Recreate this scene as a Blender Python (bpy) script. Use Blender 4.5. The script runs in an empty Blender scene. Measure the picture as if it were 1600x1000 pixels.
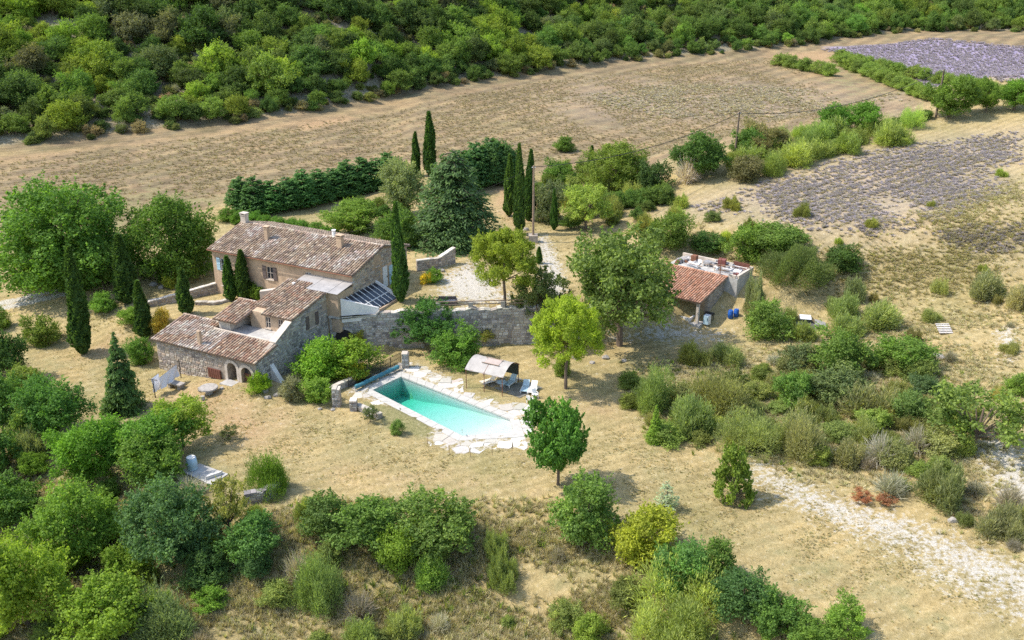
import bpy, math, random
import numpy as np

# ------------------------------------------------------------------ camera, sky, sun, exposure
scene = bpy.context.scene
C = scene.collection
F_PX, PITCH, CAM_H = 1560.0, math.radians(22.0), 45.0
cam_data = bpy.data.cameras.new('camera')
cam_data.sensor_fit = 'HORIZONTAL'
cam_data.sensor_width = 36.0
cam_data.lens = 36.0 * F_PX / 1600.0
cam_data.clip_start = 0.5
cam_data.clip_end = 6000
camera = bpy.data.objects.new('camera', cam_data)
camera.location = (0, 0, CAM_H)
camera.rotation_euler = (math.pi / 2 - PITCH, 0, 0)
C.objects.link(camera)
scene.camera = camera

SUN_EL = math.radians(53)
SUN_FROM = (-0.999, 0.03)                       # horizontal direction towards the sun
world = bpy.data.worlds.new('World')
scene.world = world
world.use_nodes = True
wn = world.node_tree.nodes
wl = world.node_tree.links
sky = wn.new('ShaderNodeTexSky')
sky.sky_type = 'NISHITA'
sky.sun_disc = False
sky.sun_elevation = SUN_EL
sky.sun_rotation = math.atan2(SUN_FROM[0], SUN_FROM[1])
sky.air_density = 1.2
sky.dust_density = 1.5
bg = wn['Background']
bg.inputs['Strength'].default_value = 0.15
wl.new(sky.outputs[0], bg.inputs['Color'])

sun_data = bpy.data.lights.new('sun', 'SUN')
sun_data.energy = 2.7
sun_data.angle = math.radians(0.55)
sun_data.color = (1.0, 0.945, 0.86)
sun = bpy.data.objects.new('sun', sun_data)
sx, sy = SUN_FROM
from mathutils import Vector
sd = Vector((-sx * math.cos(SUN_EL), -sy * math.cos(SUN_EL), -math.sin(SUN_EL)))
sun.rotation_euler = sd.to_track_quat('-Z', 'Y').to_euler()
sun.location = (-80, 20, 120)
C.objects.link(sun)

scene.view_settings.view_transform = 'Standard'
scene.view_settings.look = 'None'
scene.view_settings.gamma = 1.0
scene.view_settings.use_curve_mapping = False
scene.view_settings.exposure = 0.98
scene.cycles.max_bounces = 6
scene.cycles.diffuse_bounces = 3
scene.cycles.glossy_bounces = 2
scene.cycles.transmission_bounces = 4
scene.cycles.transparent_max_bounces = 8
scene.cycles.caustics_reflective = False
scene.cycles.caustics_refractive = False
scene.cycles.use_denoising = False
scene.cycles.sample_clamp_indirect = 4.0

rng = np.random.default_rng(7)
random.seed(7)

# ------------------------------------------------------------------ terrain height and pixel survey
def sstep(t):
    t = np.clip(t, 0, 1)
    return t * t * (3 - 2 * t)

def vnoise(x, y, s, seed=0):
    """smooth pseudo noise from summed sines, about -1..1"""
    x = np.asarray(x, float) / s
    y = np.asarray(y, float) / s
    r = np.random.default_rng(seed + 100)
    v = 0
    for k in range(6):
        a = r.uniform(0, math.tau); f = r.uniform(0.6, 1.7); p = r.uniform(0, math.tau)
        v = v + np.sin((x * math.cos(a) + y * math.sin(a)) * f * 2.2 + p)
    return v / 3.2

STEP_X = np.array([-140, -60, -46, -39.5, -38.5, -30, -25, -20.2, 0, 8, 14, 24, 40, 200.])
STEP_Y = np.array([118, 108, 103, 103.5, 103, 99.5, 97.5, 102.2, 104.1, 104.9, 106, 110, 112, 112.])
STEP_W = np.array([24, 20, 12, 3, 1.0, 1.0, 1.0, 0.5, 0.5, 0.6, 5, 12, 16, 16.])
STEP_Z = np.array([2.2, 2.3, 2.4, 2.5, 2.6, 3.0, 3.6, 4.3, 4.35, 4.3, 4.2, 4.0, 4.0, 4.0])
BANK_X = np.array([-200, -60, -44, -34, -27, -21, 0, 5, 10, 16, 22, 30, 200.])
BANK_Y = np.array([92, 89, 84, 79, 74, 70.5, 71.5, 70, 66, 61, 55.5, 49, -30.])
HILL_X = np.array([-400, -97, -92, -81, -68, -52, -41, -29, -15, 0, 12, 27, 42, 67, 96, 125, 150, 190, 400.])
HILL_Y = np.array([150, 174, 177, 184, 192, 202, 212, 229, 242, 258, 269, 282, 292, 304, 321, 338, 346, 340, 335.])
CREST_X = np.array([0, 25, 45, 71, 90, 130, 200, 400.])
CREST_Y = np.array([140, 150, 162, 174, 178, 180, 180, 180.])

def height(x, y):
    x = np.asarray(x, float); y = np.asarray(y, float)
    z = 0.25 * vnoise(x, y, 14, 1) * sstep((np.abs(x + 8) + np.abs(y - 88) - 16) / 12)
    # lawn around the lower house rises a little towards its doors
    z = z + 0.8 * np.exp(-(((x + 27) / 6) ** 2 + ((y - 92) / 5) ** 2)) - 0.3 * np.exp(-(((x + 40) / 6) ** 2 + ((y - 96) / 6) ** 2))
    # terrace step (retained by walls around the houses)
    yl = np.interp(x, STEP_X, STEP_Y); w = np.interp(x, STEP_X, STEP_W); zt = np.interp(x, STEP_X, STEP_Z)
    t = sstep((y - yl + w * 0.2) / w)
    kx = sstep((x + 34) / 12)
    up = zt + 0.085 * np.clip(y - yl, 0, 8) * kx
    up = up + (5.0 - zt) * sstep((y - 112) / 40) * (1 - kx) + 0.012 * np.clip(y - 135, 0, 400)
    z = z * (1 - t) + up * t
    # spur with the lavender on the right
    s = 0.052 * np.clip(x - 17, 0, 260) + 0.085 * np.clip(y - 104, 0, 200)
    s = s * sstep((x - 6) / 30) * (1 - sstep((y - np.interp(x, CREST_X, CREST_Y) - 2) / 34))
    z = z + s + 0.05 * np.clip(x - 34, 0, 300) * sstep((y - 70) / 30) * (1 - sstep((y - 185) / 30))
    # bank that falls away below the lawn
    d = np.interp(x, BANK_X, BANK_Y) - y
    z = z - 3.2 * sstep(d / 13) - 0.06 * np.clip(d - 8, 0, 80)
    # wooded hill
    g = y - np.interp(x, HILL_X, HILL_Y)
    z = z + 0.31 * (np.sqrt(g * g + 60) + g) / 2 * (1 - 0.35 * sstep((y - 480) / 300)) + 2.2 * vnoise(x, y, 34, 3) * sstep((g - 4) / 30)
    z = z + 0.10 * vnoise(x, y, 3.2, 5) * sstep((d + 2) / 5) + 0.12 * vnoise(x, y, 5, 6) * sstep((x - 25) / 10)
    # the slope is cut back level behind the shed
    wS = 1 - sstep((np.hypot(x - 24.6, y - 116.2) - 7.5) / 4.5)
    z = z * (1 - wS) + np.minimum(z, 3.9) * wS
    # small rise in the far lavender field
    z = z + 3.2 * np.exp(-(((x - 150) / 40) ** 2 + ((y - 322) / 24) ** 2))
    return z

CP, SP = math.cos(PITCH), math.sin(PITCH)
_T = np.concatenate([np.linspace(45, 200, 1600), np.linspace(200.2, 900, 2500)])
def ray(px, py):
    u = (px - 800) / F_PX; v = (500 - py) / F_PX
    return np.array([u, CP + v * SP, -SP + v * CP])
def survey(px, py):
    """ground point seen at photograph position px, py, and its distance along the view axis"""
    d = ray(px, py)
    f = CAM_H + _T * d[2] - height(_T * d[0], _T * d[1])
    k = int(np.argmax(f < 0))
    if f[k] >= 0: k = len(_T) - 1
    a, b = _T[max(k - 1, 0)], _T[k]
    for _ in range(18):
        m = (a + b) / 2
        if CAM_H + m * d[2] - float(height(m * d[0], m * d[1])) > 0: a = m
        else: b = m
    p = d * b
    return Vector((p[0], p[1], float(height(p[0], p[1])))), b
def level(px, py, z):
    d = ray(px, py); t = (z - CAM_H) / d[2]
    return Vector((d[0] * t, d[1] * t, z))
def gpoly(pts): return [tuple(survey(*p)[0][:2]) for p in pts]
def inside(poly, x, y):
    x = np.asarray(x, float); y = np.asarray(y, float)
    r = np.zeros(x.shape, bool); n = len(poly); j = n - 1
    for i in range(n):
        xi, yi = poly[i]; xj, yj = poly[j]
        c = ((yi > y) != (yj > y)) & (x < (xj - xi) * (y - yi) / (yj - yi + 1e-12) + xi)
        r ^= c; j = i
    return r
def edge_dist(poly, x, y):
    x = np.asarray(x, float); y = np.asarray(y, float)
    best = np.full(x.shape, 1e9); n = len(poly)
    for i in range(n):
        ax, ay = poly[i]; bx, by = poly[(i + 1) % n]
        dx, dy = bx - ax, by - ay
        t = np.clip(((x - ax) * dx + (y - ay) * dy) / (dx * dx + dy * dy + 1e-9), 0, 1)
        best = np.minimum(best, np.hypot(x - ax - t * dx, y - ay - t * dy))
    return best
def zone(poly, x, y, soft):
    d = edge_dist(poly, x, y)
    return np.where(inside(poly, x, y), 0.5 + 0.5 * np.clip(d / soft, 0, 1), 0.5 - 0.5 * np.clip(d / soft, 0, 1))
def line_dist(line, x, y):
    x = np.asarray(x, float); y = np.asarray(y, float)
    best = np.full(x.shape, 1e9)
    for (ax, ay), (bx, by) in zip(line[:-1], line[1:]):
        dx, dy = bx - ax, by - ay
        t = np.clip(((x - ax) * dx + (y - ay) * dy) / (dx * dx + dy * dy + 1e-9), 0, 1)
        best = np.minimum(best, np.hypot(x - ax - t * dx, y - ay - t * dy))
    return best

# ------------------------------------------------------------------ materials
def new_mat(name):
    m = bpy.data.materials.new(name); m.use_nodes = True
    nt = m.node_tree
    return m, nt.nodes, nt.links, nt.nodes['Principled BSDF']
def N(nodes, t, **kw):
    n = nodes.new(t)
    for k, v in kw.items(): setattr(n, k, v)
    return n
def noise(nodes, links, vec, scale, detail=4, rough=0.6):
    n = nodes.new('ShaderNodeTexNoise')
    n.inputs['Scale'].default_value = scale; n.inputs['Detail'].default_value = detail; n.inputs['Roughness'].default_value = rough
    links.new(vec, n.inputs['Vector'])
    return n.outputs['Fac']
def ramp(nodes, links, fac, stops):
    r = nodes.new('ShaderNodeValToRGB')
    el = r.color_ramp.elements
    while len(el) < len(stops): el.new(0.5)
    for e_, (p, c) in zip(el, stops):
        e_.position = p; e_.color = (*c, 1) if len(c) == 3 else c
    links.new(fac, r.inputs['Fac'])
    return r.outputs['Color']
def mixc(nodes, links, fac, a, b, mode='MIX'):
    n = nodes.new('ShaderNodeMix'); n.data_type = 'RGBA'; n.blend_type = mode
    if isinstance(fac, (int, float)): n.inputs[0].default_value = fac
    else: links.new(fac, n.inputs[0])
    for sock, v in ((n.inputs[6], a), (n.inputs[7], b)):
        if isinstance(v, tuple): sock.default_value = (*v, 1) if len(v) == 3 else v
        else: links.new(v, sock)
    return n.outputs[2]
def math_(nodes, links, op, a, b=None, clamp=False):
    n = nodes.new('ShaderNodeMath'); n.operation = op; n.use_clamp = clamp
    for sock, v in ((n.inputs[0], a), (n.inputs[1], b)):
        if v is None: continue
        if isinstance(v, (int, float)): sock.default_value = v
        else: links.new(v, sock)
    return n.outputs[0]
def bump(nodes, links, h, strength, dist, bsdf):
    b = nodes.new('ShaderNodeBump'); b.inputs['Strength'].default_value = strength; b.inputs['Distance'].default_value = dist
    links.new(h, b.inputs['Height']); links.new(b.outputs[0], bsdf.inputs['Normal'])

def plain(name, col, rough=0.7, var=0.25, scale=3.0, metal=0.0, bumpd=0.01):
    m, n, l, b = new_mat(name)
    tc = N(n, 'ShaderNodeTexCoord').outputs['Object']
    f = noise(n, l, tc, scale, 6, 0.65)
    lo = tuple(c * (1 - var) for c in col); hi = tuple(min(1, c * (1 + var)) for c in col)
    l.new(ramp(n, l, f, [(0.3, lo), (0.7, hi)]), b.inputs['Base Color'])
    b.inputs['Roughness'].default_value = rough; b.inputs['Metallic'].default_value = metal
    b.inputs['Specular IOR Level'].default_value = 0.3
    if bumpd: bump(n, l, noise(n, l, tc, scale * 4, 4), 0.6, bumpd, b)
    return m
def piece_mat(name, rough=0.9, scale=9.0, var=0.35):
    """pieces (stones, tiles, flags) carry their own colour; the material adds grain"""
    m, n, l, b = new_mat(name)
    at = N(n, 'ShaderNodeAttribute', attribute_name='col')
    tc = N(n, 'ShaderNodeTexCoord').outputs['Object']
    f = noise(n, l, tc, scale, 5, 0.7)
    g = ramp(n, l, f, [(0.25, (1 - var,) * 3), (0.75, (1 + var * 0.6,) * 3)])
    l.new(mixc(n, l, 1.0, at.outputs['Color'], g, 'MULTIPLY'), b.inputs['Base Color'])
    b.inputs['Roughness'].default_value = rough; b.inputs['Specular IOR Level'].default_value = 0.2
    bump(n, l, noise(n, l, tc, scale * 2, 4), 0.7, 0.02, b)
    return m
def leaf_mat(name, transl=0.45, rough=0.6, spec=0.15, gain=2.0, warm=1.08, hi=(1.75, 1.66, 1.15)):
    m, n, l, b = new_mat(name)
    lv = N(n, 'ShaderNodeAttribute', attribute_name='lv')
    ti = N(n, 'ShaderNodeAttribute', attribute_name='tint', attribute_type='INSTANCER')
    g = ramp(n, l, lv.outputs['Fac'], [(0.0, (0.55, 0.60, 0.58)), (0.5, (1.0, 1.0, 1.0)), (1.0, hi)])  # random leaf tone; the bright end paints leaf highlights into the colour
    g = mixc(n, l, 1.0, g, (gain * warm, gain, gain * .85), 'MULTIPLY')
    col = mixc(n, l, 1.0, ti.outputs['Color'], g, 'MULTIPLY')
    l.new(col, b.inputs['Base Color'])
    b.inputs['Roughness'].default_value = rough; b.inputs['Specular IOR Level'].default_value = spec
    tr = N(n, 'ShaderNodeBsdfTranslucent'); l.new(mixc(n, l, 1.0, col, (1.25, 1.3, 0.6), 'MULTIPLY'), tr.inputs['Color'])
    ms = N(n, 'ShaderNodeMixShader'); ms.inputs[0].default_value = transl
    l.new(b.outputs[0], ms.inputs[1]); l.new(tr.outputs[0], ms.inputs[2])
    l.new(ms.outputs[0], n['Material Output'].inputs['Surface'])
    return m

M = {}
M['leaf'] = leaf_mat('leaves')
M['straw'] = leaf_mat('dry_grass_blades', 0.35, 0.85, 0.1, 1.1, 1.0, (1.35, 1.35, 1.3))
M['bark'] = plain('bark', (0.16, 0.12, 0.09), 0.95, 0.4, 6, 0, 0.03)
M['twig'] = plain('grey_twigs', (0.30, 0.26, 0.23), 0.9, 0.3, 6)
M['stone'] = piece_mat('wall_stones')
M['tile'] = piece_mat('clay_tiles', 0.85, 7.0, 0.4)
M['flag'] = piece_mat('flagstones', 0.85, 3.0, 0.18)
M['mortar'] = plain('lime_mortar', (0.36, 0.30, 0.24), 0.95, 0.3, 2)
M['plaster'] = plain('ochre_plaster', (0.47, 0.34, 0.23), 0.95, 0.28, 0.9)
M['plaster_pale'] = plain('pale_plaster', (0.55, 0.47, 0.39), 0.95, 0.2, 1.2)
M['white_wall'] = plain('white_render', (0.72, 0.68, 0.64), 0.9, 0.12, 1.4)
M['concrete'] = plain('concrete', (0.42, 0.40, 0.37), 0.95, 0.3, 1.0)
M['underroof'] = plain('under_tiles', (0.20, 0.14, 0.10), 0.95, 0.3, 4)
M['timber'] = plain('weathered_timber', (0.28, 0.20, 0.14), 0.85, 0.3, 5)
M['brown_paint'] = plain('brown_paint', (0.16, 0.065, 0.045), 0.6, 0.25, 3)
M['shutter'] = plain('grey_brown_shutters', (0.13, 0.10, 0.09), 0.7, 0.25, 5)
M['white_paint'] = plain('white_paint', (0.78, 0.77, 0.75), 0.5, 0.08, 4)
M['blue_paint'] = plain('pale_blue_paint', (0.42, 0.58, 0.66), 0.55, 0.15, 3)
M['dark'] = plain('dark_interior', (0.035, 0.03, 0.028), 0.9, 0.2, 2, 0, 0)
M['iron'] = plain('dark_iron', (0.06, 0.055, 0.05), 0.6, 0.3, 6, 0.4, 0)
M['rust'] = plain('rusty_steel', (0.22, 0.10, 0.06), 0.8, 0.4, 5, 0.1)
M['galv'] = plain('galvanised_sheet', (0.38, 0.355, 0.335), 0.55, 0.2, 1.2, 0.15)
M['canvas'] = plain('faded_canvas', (0.395, 0.365, 0.335), 0.9, 0.14, 1.6)
M['cloth'] = plain('white_cloth', (0.80, 0.80, 0.83), 0.9, 0.06, 2)
M['blue_plastic'] = plain('blue_plastic', (0.02, 0.10, 0.38), 0.45, 0.15, 3, 0, 0)
M['blue_cover'] = plain('blue_pool_cover', (0.06, 0.20, 0.25), 0.5, 0.3, 3, 0, 0)
M['rock'] = plain('limestone_rock', (0.36, 0.325, 0.285), 0.95, 0.3, 3, 0, 0.05)
M['net'] = plain('shade_net', (0.055, 0.06, 0.05), 0.95, 0.3, 3)
M['red'] = plain('faded_red', (0.24, 0.085, 0.07), 0.6, 0.25, 4, 0, 0)
M['junk'] = plain('grey_scrap', (0.30, 0.29, 0.29), 0.7, 0.5, 5, 0.1)
M['pool'] = plain('pool_plaster', (0.49, 0.51, 0.475), 0.7, 0.05, 1.5, 0, 0)
M['coping'] = plain('pale_coping', (0.47, 0.445, 0.40), 0.85, 0.12, 1.8)
M['yellow'] = plain('yellow_flowers', (0.6, 0.45, 0.05), 0.8, 0.2, 3)

m, n, l, b = new_mat('dark_glass')
b.inputs['Base Color'].default_value = (0.03, 0.035, 0.045, 1); b.inputs['Roughness'].default_value = 0.12
b.inputs['Specular IOR Level'].default_value = 0.6
M['glass'] = m
m, n, l, b = new_mat('pool_water')
n.remove(b)
tr = N(n, 'ShaderNodeBsdfTransparent'); gl = N(n, 'ShaderNodeBsdfGlossy'); gl.inputs['Roughness'].default_value = 0.03
fr = N(n, 'ShaderNodeFresnel'); fr.inputs['IOR'].default_value = 1.33
bp = N(n, 'ShaderNodeBump'); bp.inputs['Strength'].default_value = 0.5; bp.inputs['Distance'].default_value = 0.03
tc = N(n, 'ShaderNodeTexCoord').outputs['Object']
l.new(noise(n, l, tc, 2.5, 3), bp.inputs['Height']); l.new(bp.outputs[0], gl.inputs['Normal'])
geo = N(n, 'ShaderNodeNewGeometry')
front = math_(n, l, 'MULTIPLY', fr.outputs[0], math_(n, l, 'SUBTRACT', 1.0, geo.outputs['Backfacing']))
ms = N(n, 'ShaderNodeMixShader'); l.new(front, ms.inputs[0]); l.new(tr.outputs[0], ms.inputs[1]); l.new(gl.outputs[0], ms.inputs[2])
va = N(n, 'ShaderNodeVolumeAbsorption'); va.inputs['Color'].default_value = (0.0, 0.88, 0.76, 1); va.inputs['Density'].default_value = 0.38
l.new(ms.outputs[0], n['Material Output'].inputs['Surface']); l.new(va.outputs[0], n['Material Output'].inputs['Volume'])
M['water'] = m

# ------------------------------------------------------------------ mesh helpers
def np_mesh(name, V, Fq, attrs=None, mats=(), midx=None, smooth=False):
    """V (n,3); Fq list of (k,m) int arrays with a constant number of corners each"""
    me = bpy.data.meshes.new(name)
    V = np.asarray(V, np.float32)
    if not isinstance(Fq, list): Fq = [Fq]
    Fq = [np.asarray(f, np.int32) for f in Fq if len(f)]
    loops = np.concatenate([f.ravel() for f in Fq]); cnt = np.concatenate([np.full(len(f), f.shape[1], np.int32) for f in Fq])
    start = np.concatenate([[0], np.cumsum(cnt)[:-1]]).astype(np.int32)
    me.vertices.add(len(V)); me.vertices.foreach_set('co', V.ravel())
    me.loops.add(len(loops)); me.loops.foreach_set('vertex_index', loops)
    me.polygons.add(len(cnt)); me.polygons.foreach_set('loop_start', start)
    for mt in mats: me.materials.append(mt)
    if midx is not None: me.polygons.foreach_set('material_index', np.asarray(midx, np.int32))
    me.polygons.foreach_set('use_smooth', np.full(len(cnt), smooth))
    me.update(calc_edges=True)
    for k, a in (attrs or {}).items():
        a = np.asarray(a, np.float32)
        if a.ndim == 1:
            at = me.attributes.new(k, 'FLOAT', 'POINT'); at.data.foreach_set('value', a)
        else:
            at = me.attributes.new(k, 'FLOAT_COLOR', 'POINT')
            if a.shape[1] == 3: a = np.concatenate([a, np.ones((len(a), 1), np.float32)], 1)
            at.data.foreach_set('color', a.ravel())
    return me

class MB:
    def __init__(self): self.v = []; self.f = []; self.c = []
    def poly(self, pts, col=None):
        i = len(self.v); self.v += [tuple(p) for p in pts]; self.f.append(tuple(range(i, i + len(pts))))
        if col is not None: self.c += [col] * len(pts)
    def prism(self, pts, ext, col=None):
        """closed prism: polygon pts swept by vector ext"""
        k = len(pts); i = len(self.v); ext = Vector(ext)
        self.v += [tuple(p) for p in pts] + [tuple(Vector(p) + ext) for p in pts]
        self.f.append(tuple(range(i + k - 1, i - 1, -1))); self.f.append(tuple(range(i + k, i + 2 * k)))
        for a in range(k):
            b_ = (a + 1) % k
            self.f.append((i + a, i + b_, i + k + b_, i + k + a))
        if col is not None: self.c += [col] * (2 * k)
        return self
    def box(self, x0, x1, y0, y1, z0, z1, M4=None, col=None):
        pts = [Vector(p) for p in ((x0, y0, z0), (x1, y0, z0), (x1, y1, z0), (x0, y1, z0))]
        ext = Vector((0, 0, z1 - z0))
        if M4 is not None:
            pts = [M4 @ p for p in pts]; ext = M4.to_3x3() @ ext
        return self.prism(pts, ext, col)
    def tube(self, pts, radii, seg=7, col=None):
        pts = [Vector(p) for p in pts]; i0 = len(self.v); k = len(pts)
        for a, p in enumerate(pts):
            d = (pts[min(a + 1, k - 1)] - pts[max(a - 1, 0)]).normalized()
            u = d.cross(Vector((0, 0, 1)) if abs(d.z) < 0.9 else Vector((1, 0, 0))).normalized(); w = d.cross(u)
            r = radii[a] if hasattr(radii, '__len__') else radii
            for s in range(seg):
                an = math.tau * s / seg
                self.v.append(tuple(p + u * (math.cos(an) * r) + w * (math.sin(an) * r)))
        for a in range(k - 1):
            for s in range(seg):
                t = (s + 1) % seg
                self.f.append((i0 + a * seg + s, i0 + a * seg + t, i0 + (a + 1) * seg + t, i0 + (a + 1) * seg + s))
        self.f.append(tuple(range(i0 + seg - 1, i0 - 1, -1))); self.f.append(tuple(range(i0 + (k - 1) * seg, i0 + k * seg)))
        if col is not None: self.c += [col] * (seg * k)
        return self
    def mesh(self, name, mat, origin=(0, 0, 0), smooth=False):
        o = Vector(origin)
        me = bpy.data.meshes.new(name)
        me.from_pydata([tuple(Vector(p) - o) for p in self.v], [], self.f)
        if mat: me.materials.append(mat)
        if self.c:
            at = me.attributes.new('col', 'FLOAT_COLOR', 'POINT')
            at.data.foreach_set('color', np.array([(*c, 1.0) for c in self.c], np.float32).ravel())
        if smooth: me.polygons.foreach_set('use_smooth', [True] * len(me.polygons))
        me.update()
        return me

def tag(o, label=None, cat=None, group=None, kind=None):
    if label: o['label'] = label
    if cat: o['category'] = cat
    if group: o['group'] = group
    if kind: o['kind'] = kind
    return o
def link(name, data, loc=(0, 0, 0), parent=None):
    o = bpy.data.objects.new(name, data); o.location = loc
    if parent is not None: o.parent = parent
    C.objects.link(o)
    return o
def empty(name, loc, label, cat, group=None):
    o = link(name, None, loc); o.empty_display_size = 0.3
    return tag(o, label, cat, group)
def origin_of(o):
    p = Vector((0, 0, 0))
    while o is not None: p = p + o.location; o = o.parent
    return p
def part(root, name, mb, mat, smooth=False, kind=None):
    """world-space mesh builder -> child of root (roots carry no rotation)"""
    o = link(name, mb.mesh(name, mat, origin_of(root), smooth), (0, 0, 0), root)
    if kind: o['kind'] = kind
    return o
def thing(name, mb, mat, loc, label, cat, group=None, smooth=False, kind=None):
    o = link(name, mb.mesh(name, mat, loc, smooth), loc)
    return tag(o, label, cat, group, kind)
def pal(cols, jit=0.12):
    c = cols[rng.integers(len(cols))]; k = 1 + rng.normal(0, jit)
    return tuple(float(np.clip(v * k * (1 + rng.normal(0, 0.014)), 0.01, 0.95)) for v in c)
STONES = [(0.43, 0.37, 0.30), (0.36, 0.31, 0.26), (0.50, 0.44, 0.37), (0.30, 0.26, 0.23), (0.46, 0.37, 0.28)]
GREYST = [(0.42, 0.40, 0.36), (0.34, 0.32, 0.30), (0.52, 0.49, 0.45), (0.27, 0.25, 0.24), (0.46, 0.42, 0.36)]
TILES_OLD = [(0.339, 0.245, 0.166), (0.392, 0.295, 0.209), (0.281, 0.195, 0.133), (0.456, 0.360, 0.261), (0.249, 0.185, 0.138), (0.366, 0.265, 0.180)]
TILES_RED = [(0.360, 0.220, 0.142), (0.403, 0.270, 0.180), (0.302, 0.180, 0.119), (0.456, 0.345, 0.247), (0.265, 0.180, 0.128), (0.371, 0.260, 0.176)]
TILES_NEW = [(0.456, 0.235, 0.142), (0.413, 0.205, 0.123), (0.498, 0.280, 0.180), (0.445, 0.255, 0.166)]

def stones(mb, P, U, length, z0f, z1f, outn, cols=STONES, sw=0.46, sh=0.26, skip=None, proud=0.05):
    """irregular stone courses on a vertical face: P base point, U unit direction, z0f/z1f(u) bottom and top"""
    P = Vector(P); U = Vector(U).normalized(); O = Vector(outn).normalized()
    zmin = min(z0f(0), z0f(length / 2), z0f(length)); zmax = max(z1f(length * k / 12) for k in range(13))
    z = zmin
    while z < zmax - 0.05:
        hh = sh * rng.uniform(0.7, 1.35); u = -rng.uniform(0, sw)
        while u < length:
            w = sw * rng.uniform(0.5, 1.6); a, b_ = max(u, 0) + 0.015, min(u + w, length) - 0.015; u += w
            if b_ - a < 0.08: continue
            zb, zt = z + 0.012, z + hh - 0.012
            um = (a + b_) / 2
            top = min(z1f(a), z1f(b_)); zt = min(zt, top); zb = max(zb, max(z0f(a), z0f(b_)))
            if zt - zb < 0.06: continue
            if skip and any(skip(uu, zz) for uu in (a, um, b_) for zz in (zb, (zb + zt) / 2, zt)): continue
            j = lambda s: rng.uniform(-s, s)
            base = [(a + j(.015), zb + j(.015)), (b_ + j(.015), zb + j(.015)), (b_ + j(.015), zt + j(.02)), (a + j(.015), zt + j(.02))]
            cu, cz = um, (zb + zt) / 2; pr = proud * rng.uniform(0.5, 1.3)
            i = len(mb.v)
            for (uu, zz) in base: mb.v.append(tuple(P + U * uu + Vector((0, 0, zz)) - O * 0.02))
            for (uu, zz) in base:
                uu = cu + (uu - cu) * 0.8; zz = cz + (zz - cz) * 0.76
                mb.v.append(tuple(P + U * uu + Vector((0, 0, zz)) + O * (pr + j(.012))))
            mb.f.append((i + 4, i + 5, i + 6, i + 7))
            for q in range(4):
                r_ = (q + 1) % 4; mb.f.append((i + q, i + r_, i + 4 + r_, i + 4 + q))
            mb.c += [pal(cols)] * 8
        z += hh
    return mb

def tiles(mb, P, U, V, length, run, cols=TILES_OLD, sp=0.34, tl=0.44, mask=None, patch=None):
    """half-round tiles: P eave corner, U unit along eave, V unit up the slope"""
    P = Vector(P); U = Vector(U).normalized(); V = Vector(V).normalized(); Nn = U.cross(V).normalized()
    if Nn.z < 0: Nn = -Nn
    nu = max(1, int(length / sp)); nv = max(1, int(run / tl))
    du = length / nu; dv = run / nv
    for a in range(nu):
        wob = rng.normal(0, 0.012)
        for b_ in range(nv):
            u = (a + 0.5) * du + wob + rng.normal(0, 0.012); v = b_ * dv
            if mask and not mask(u, v + dv / 2): continue
            c = P + U * u + V * (v - 0.03); e_ = V * (dv + 0.09)
            r0, r1 = du * 0.42, du * 0.34; lift0, lift1 = 0.045 + rng.normal(0, 0.01), 0.01
            cc = patch(u, v) if patch else cols
            col = pal(cc, 0.16)
            i = len(mb.v)
            for (q, rr, lf) in ((c, r0, lift0), (c + e_, r1, lift1)):
                for an in (0, 60, 120, 180):
                    an = math.radians(an)
                    mb.v.append(tuple(q + U * (math.cos(an) * rr) + Nn * (math.sin(an) * rr * 0.75 + lf)))
            for k in range(3): mb.f.append((i + k, i + k + 1, i + 5 + k, i + 4 + k))
            mb.f.append((i, i + 3, i + 2, i + 1))
            mb.c += [col] * 8
    return mb

# house frame: r runs left along the front, s runs back into the house, z up
E2 = Vector((0.888, -0.46, 0)).normalized(); N2 = Vector((0.46, 0.888, 0)).normalized()
class Frame:
    def __init__(self, o, e=None, n=None): self.o = Vector((o[0], o[1], 0)); self.e = e or E2; self.n = n or N2
    def __call__(self, r, s, z): return self.o - self.e * r + self.n * s + Vector((0, 0, z))
    def box(self, mb, r0, r1, s0, s1, z0, z1, col=None):
        return mb.prism([self(r0, s0, z0), self(r1, s0, z0), self(r1, s1, z0), self(r0, s1, z0)], (0, 0, z1 - z0), col)

# ------------------------------------------------------------------ ground
def axis(segs):
    out = [segs[0][0]]
    for a, b_, st in segs:
        k = max(1, int(round((b_ - a) / st))); out += list(np.linspace(a, b_, k + 1)[1:])
    return np.array(out)
gx = axis([(-1600, -400, 150), (-400, -160, 20), (-160, -76, 2.0), (-76, 82, 0.62), (82, 200, 2.0), (200, 400, 12), (400, 1700, 160)])
gy = axis([(-500, -60, 90), (-60, 36, 6), (36, 132, 0.62), (132, 300, 1.6), (300, 460, 3.2), (460, 700, 15), (700, 2400, 170)])
GX, GY = np.meshgrid(gx, gy)
GZ = height(GX, GY)
near_jit = ((GX > -76) & (GX < 82) & (GY > 36) & (GY < 132))
GZ = GZ + near_jit * 0.035 * rng.normal(0, 1, GZ.shape)

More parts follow.
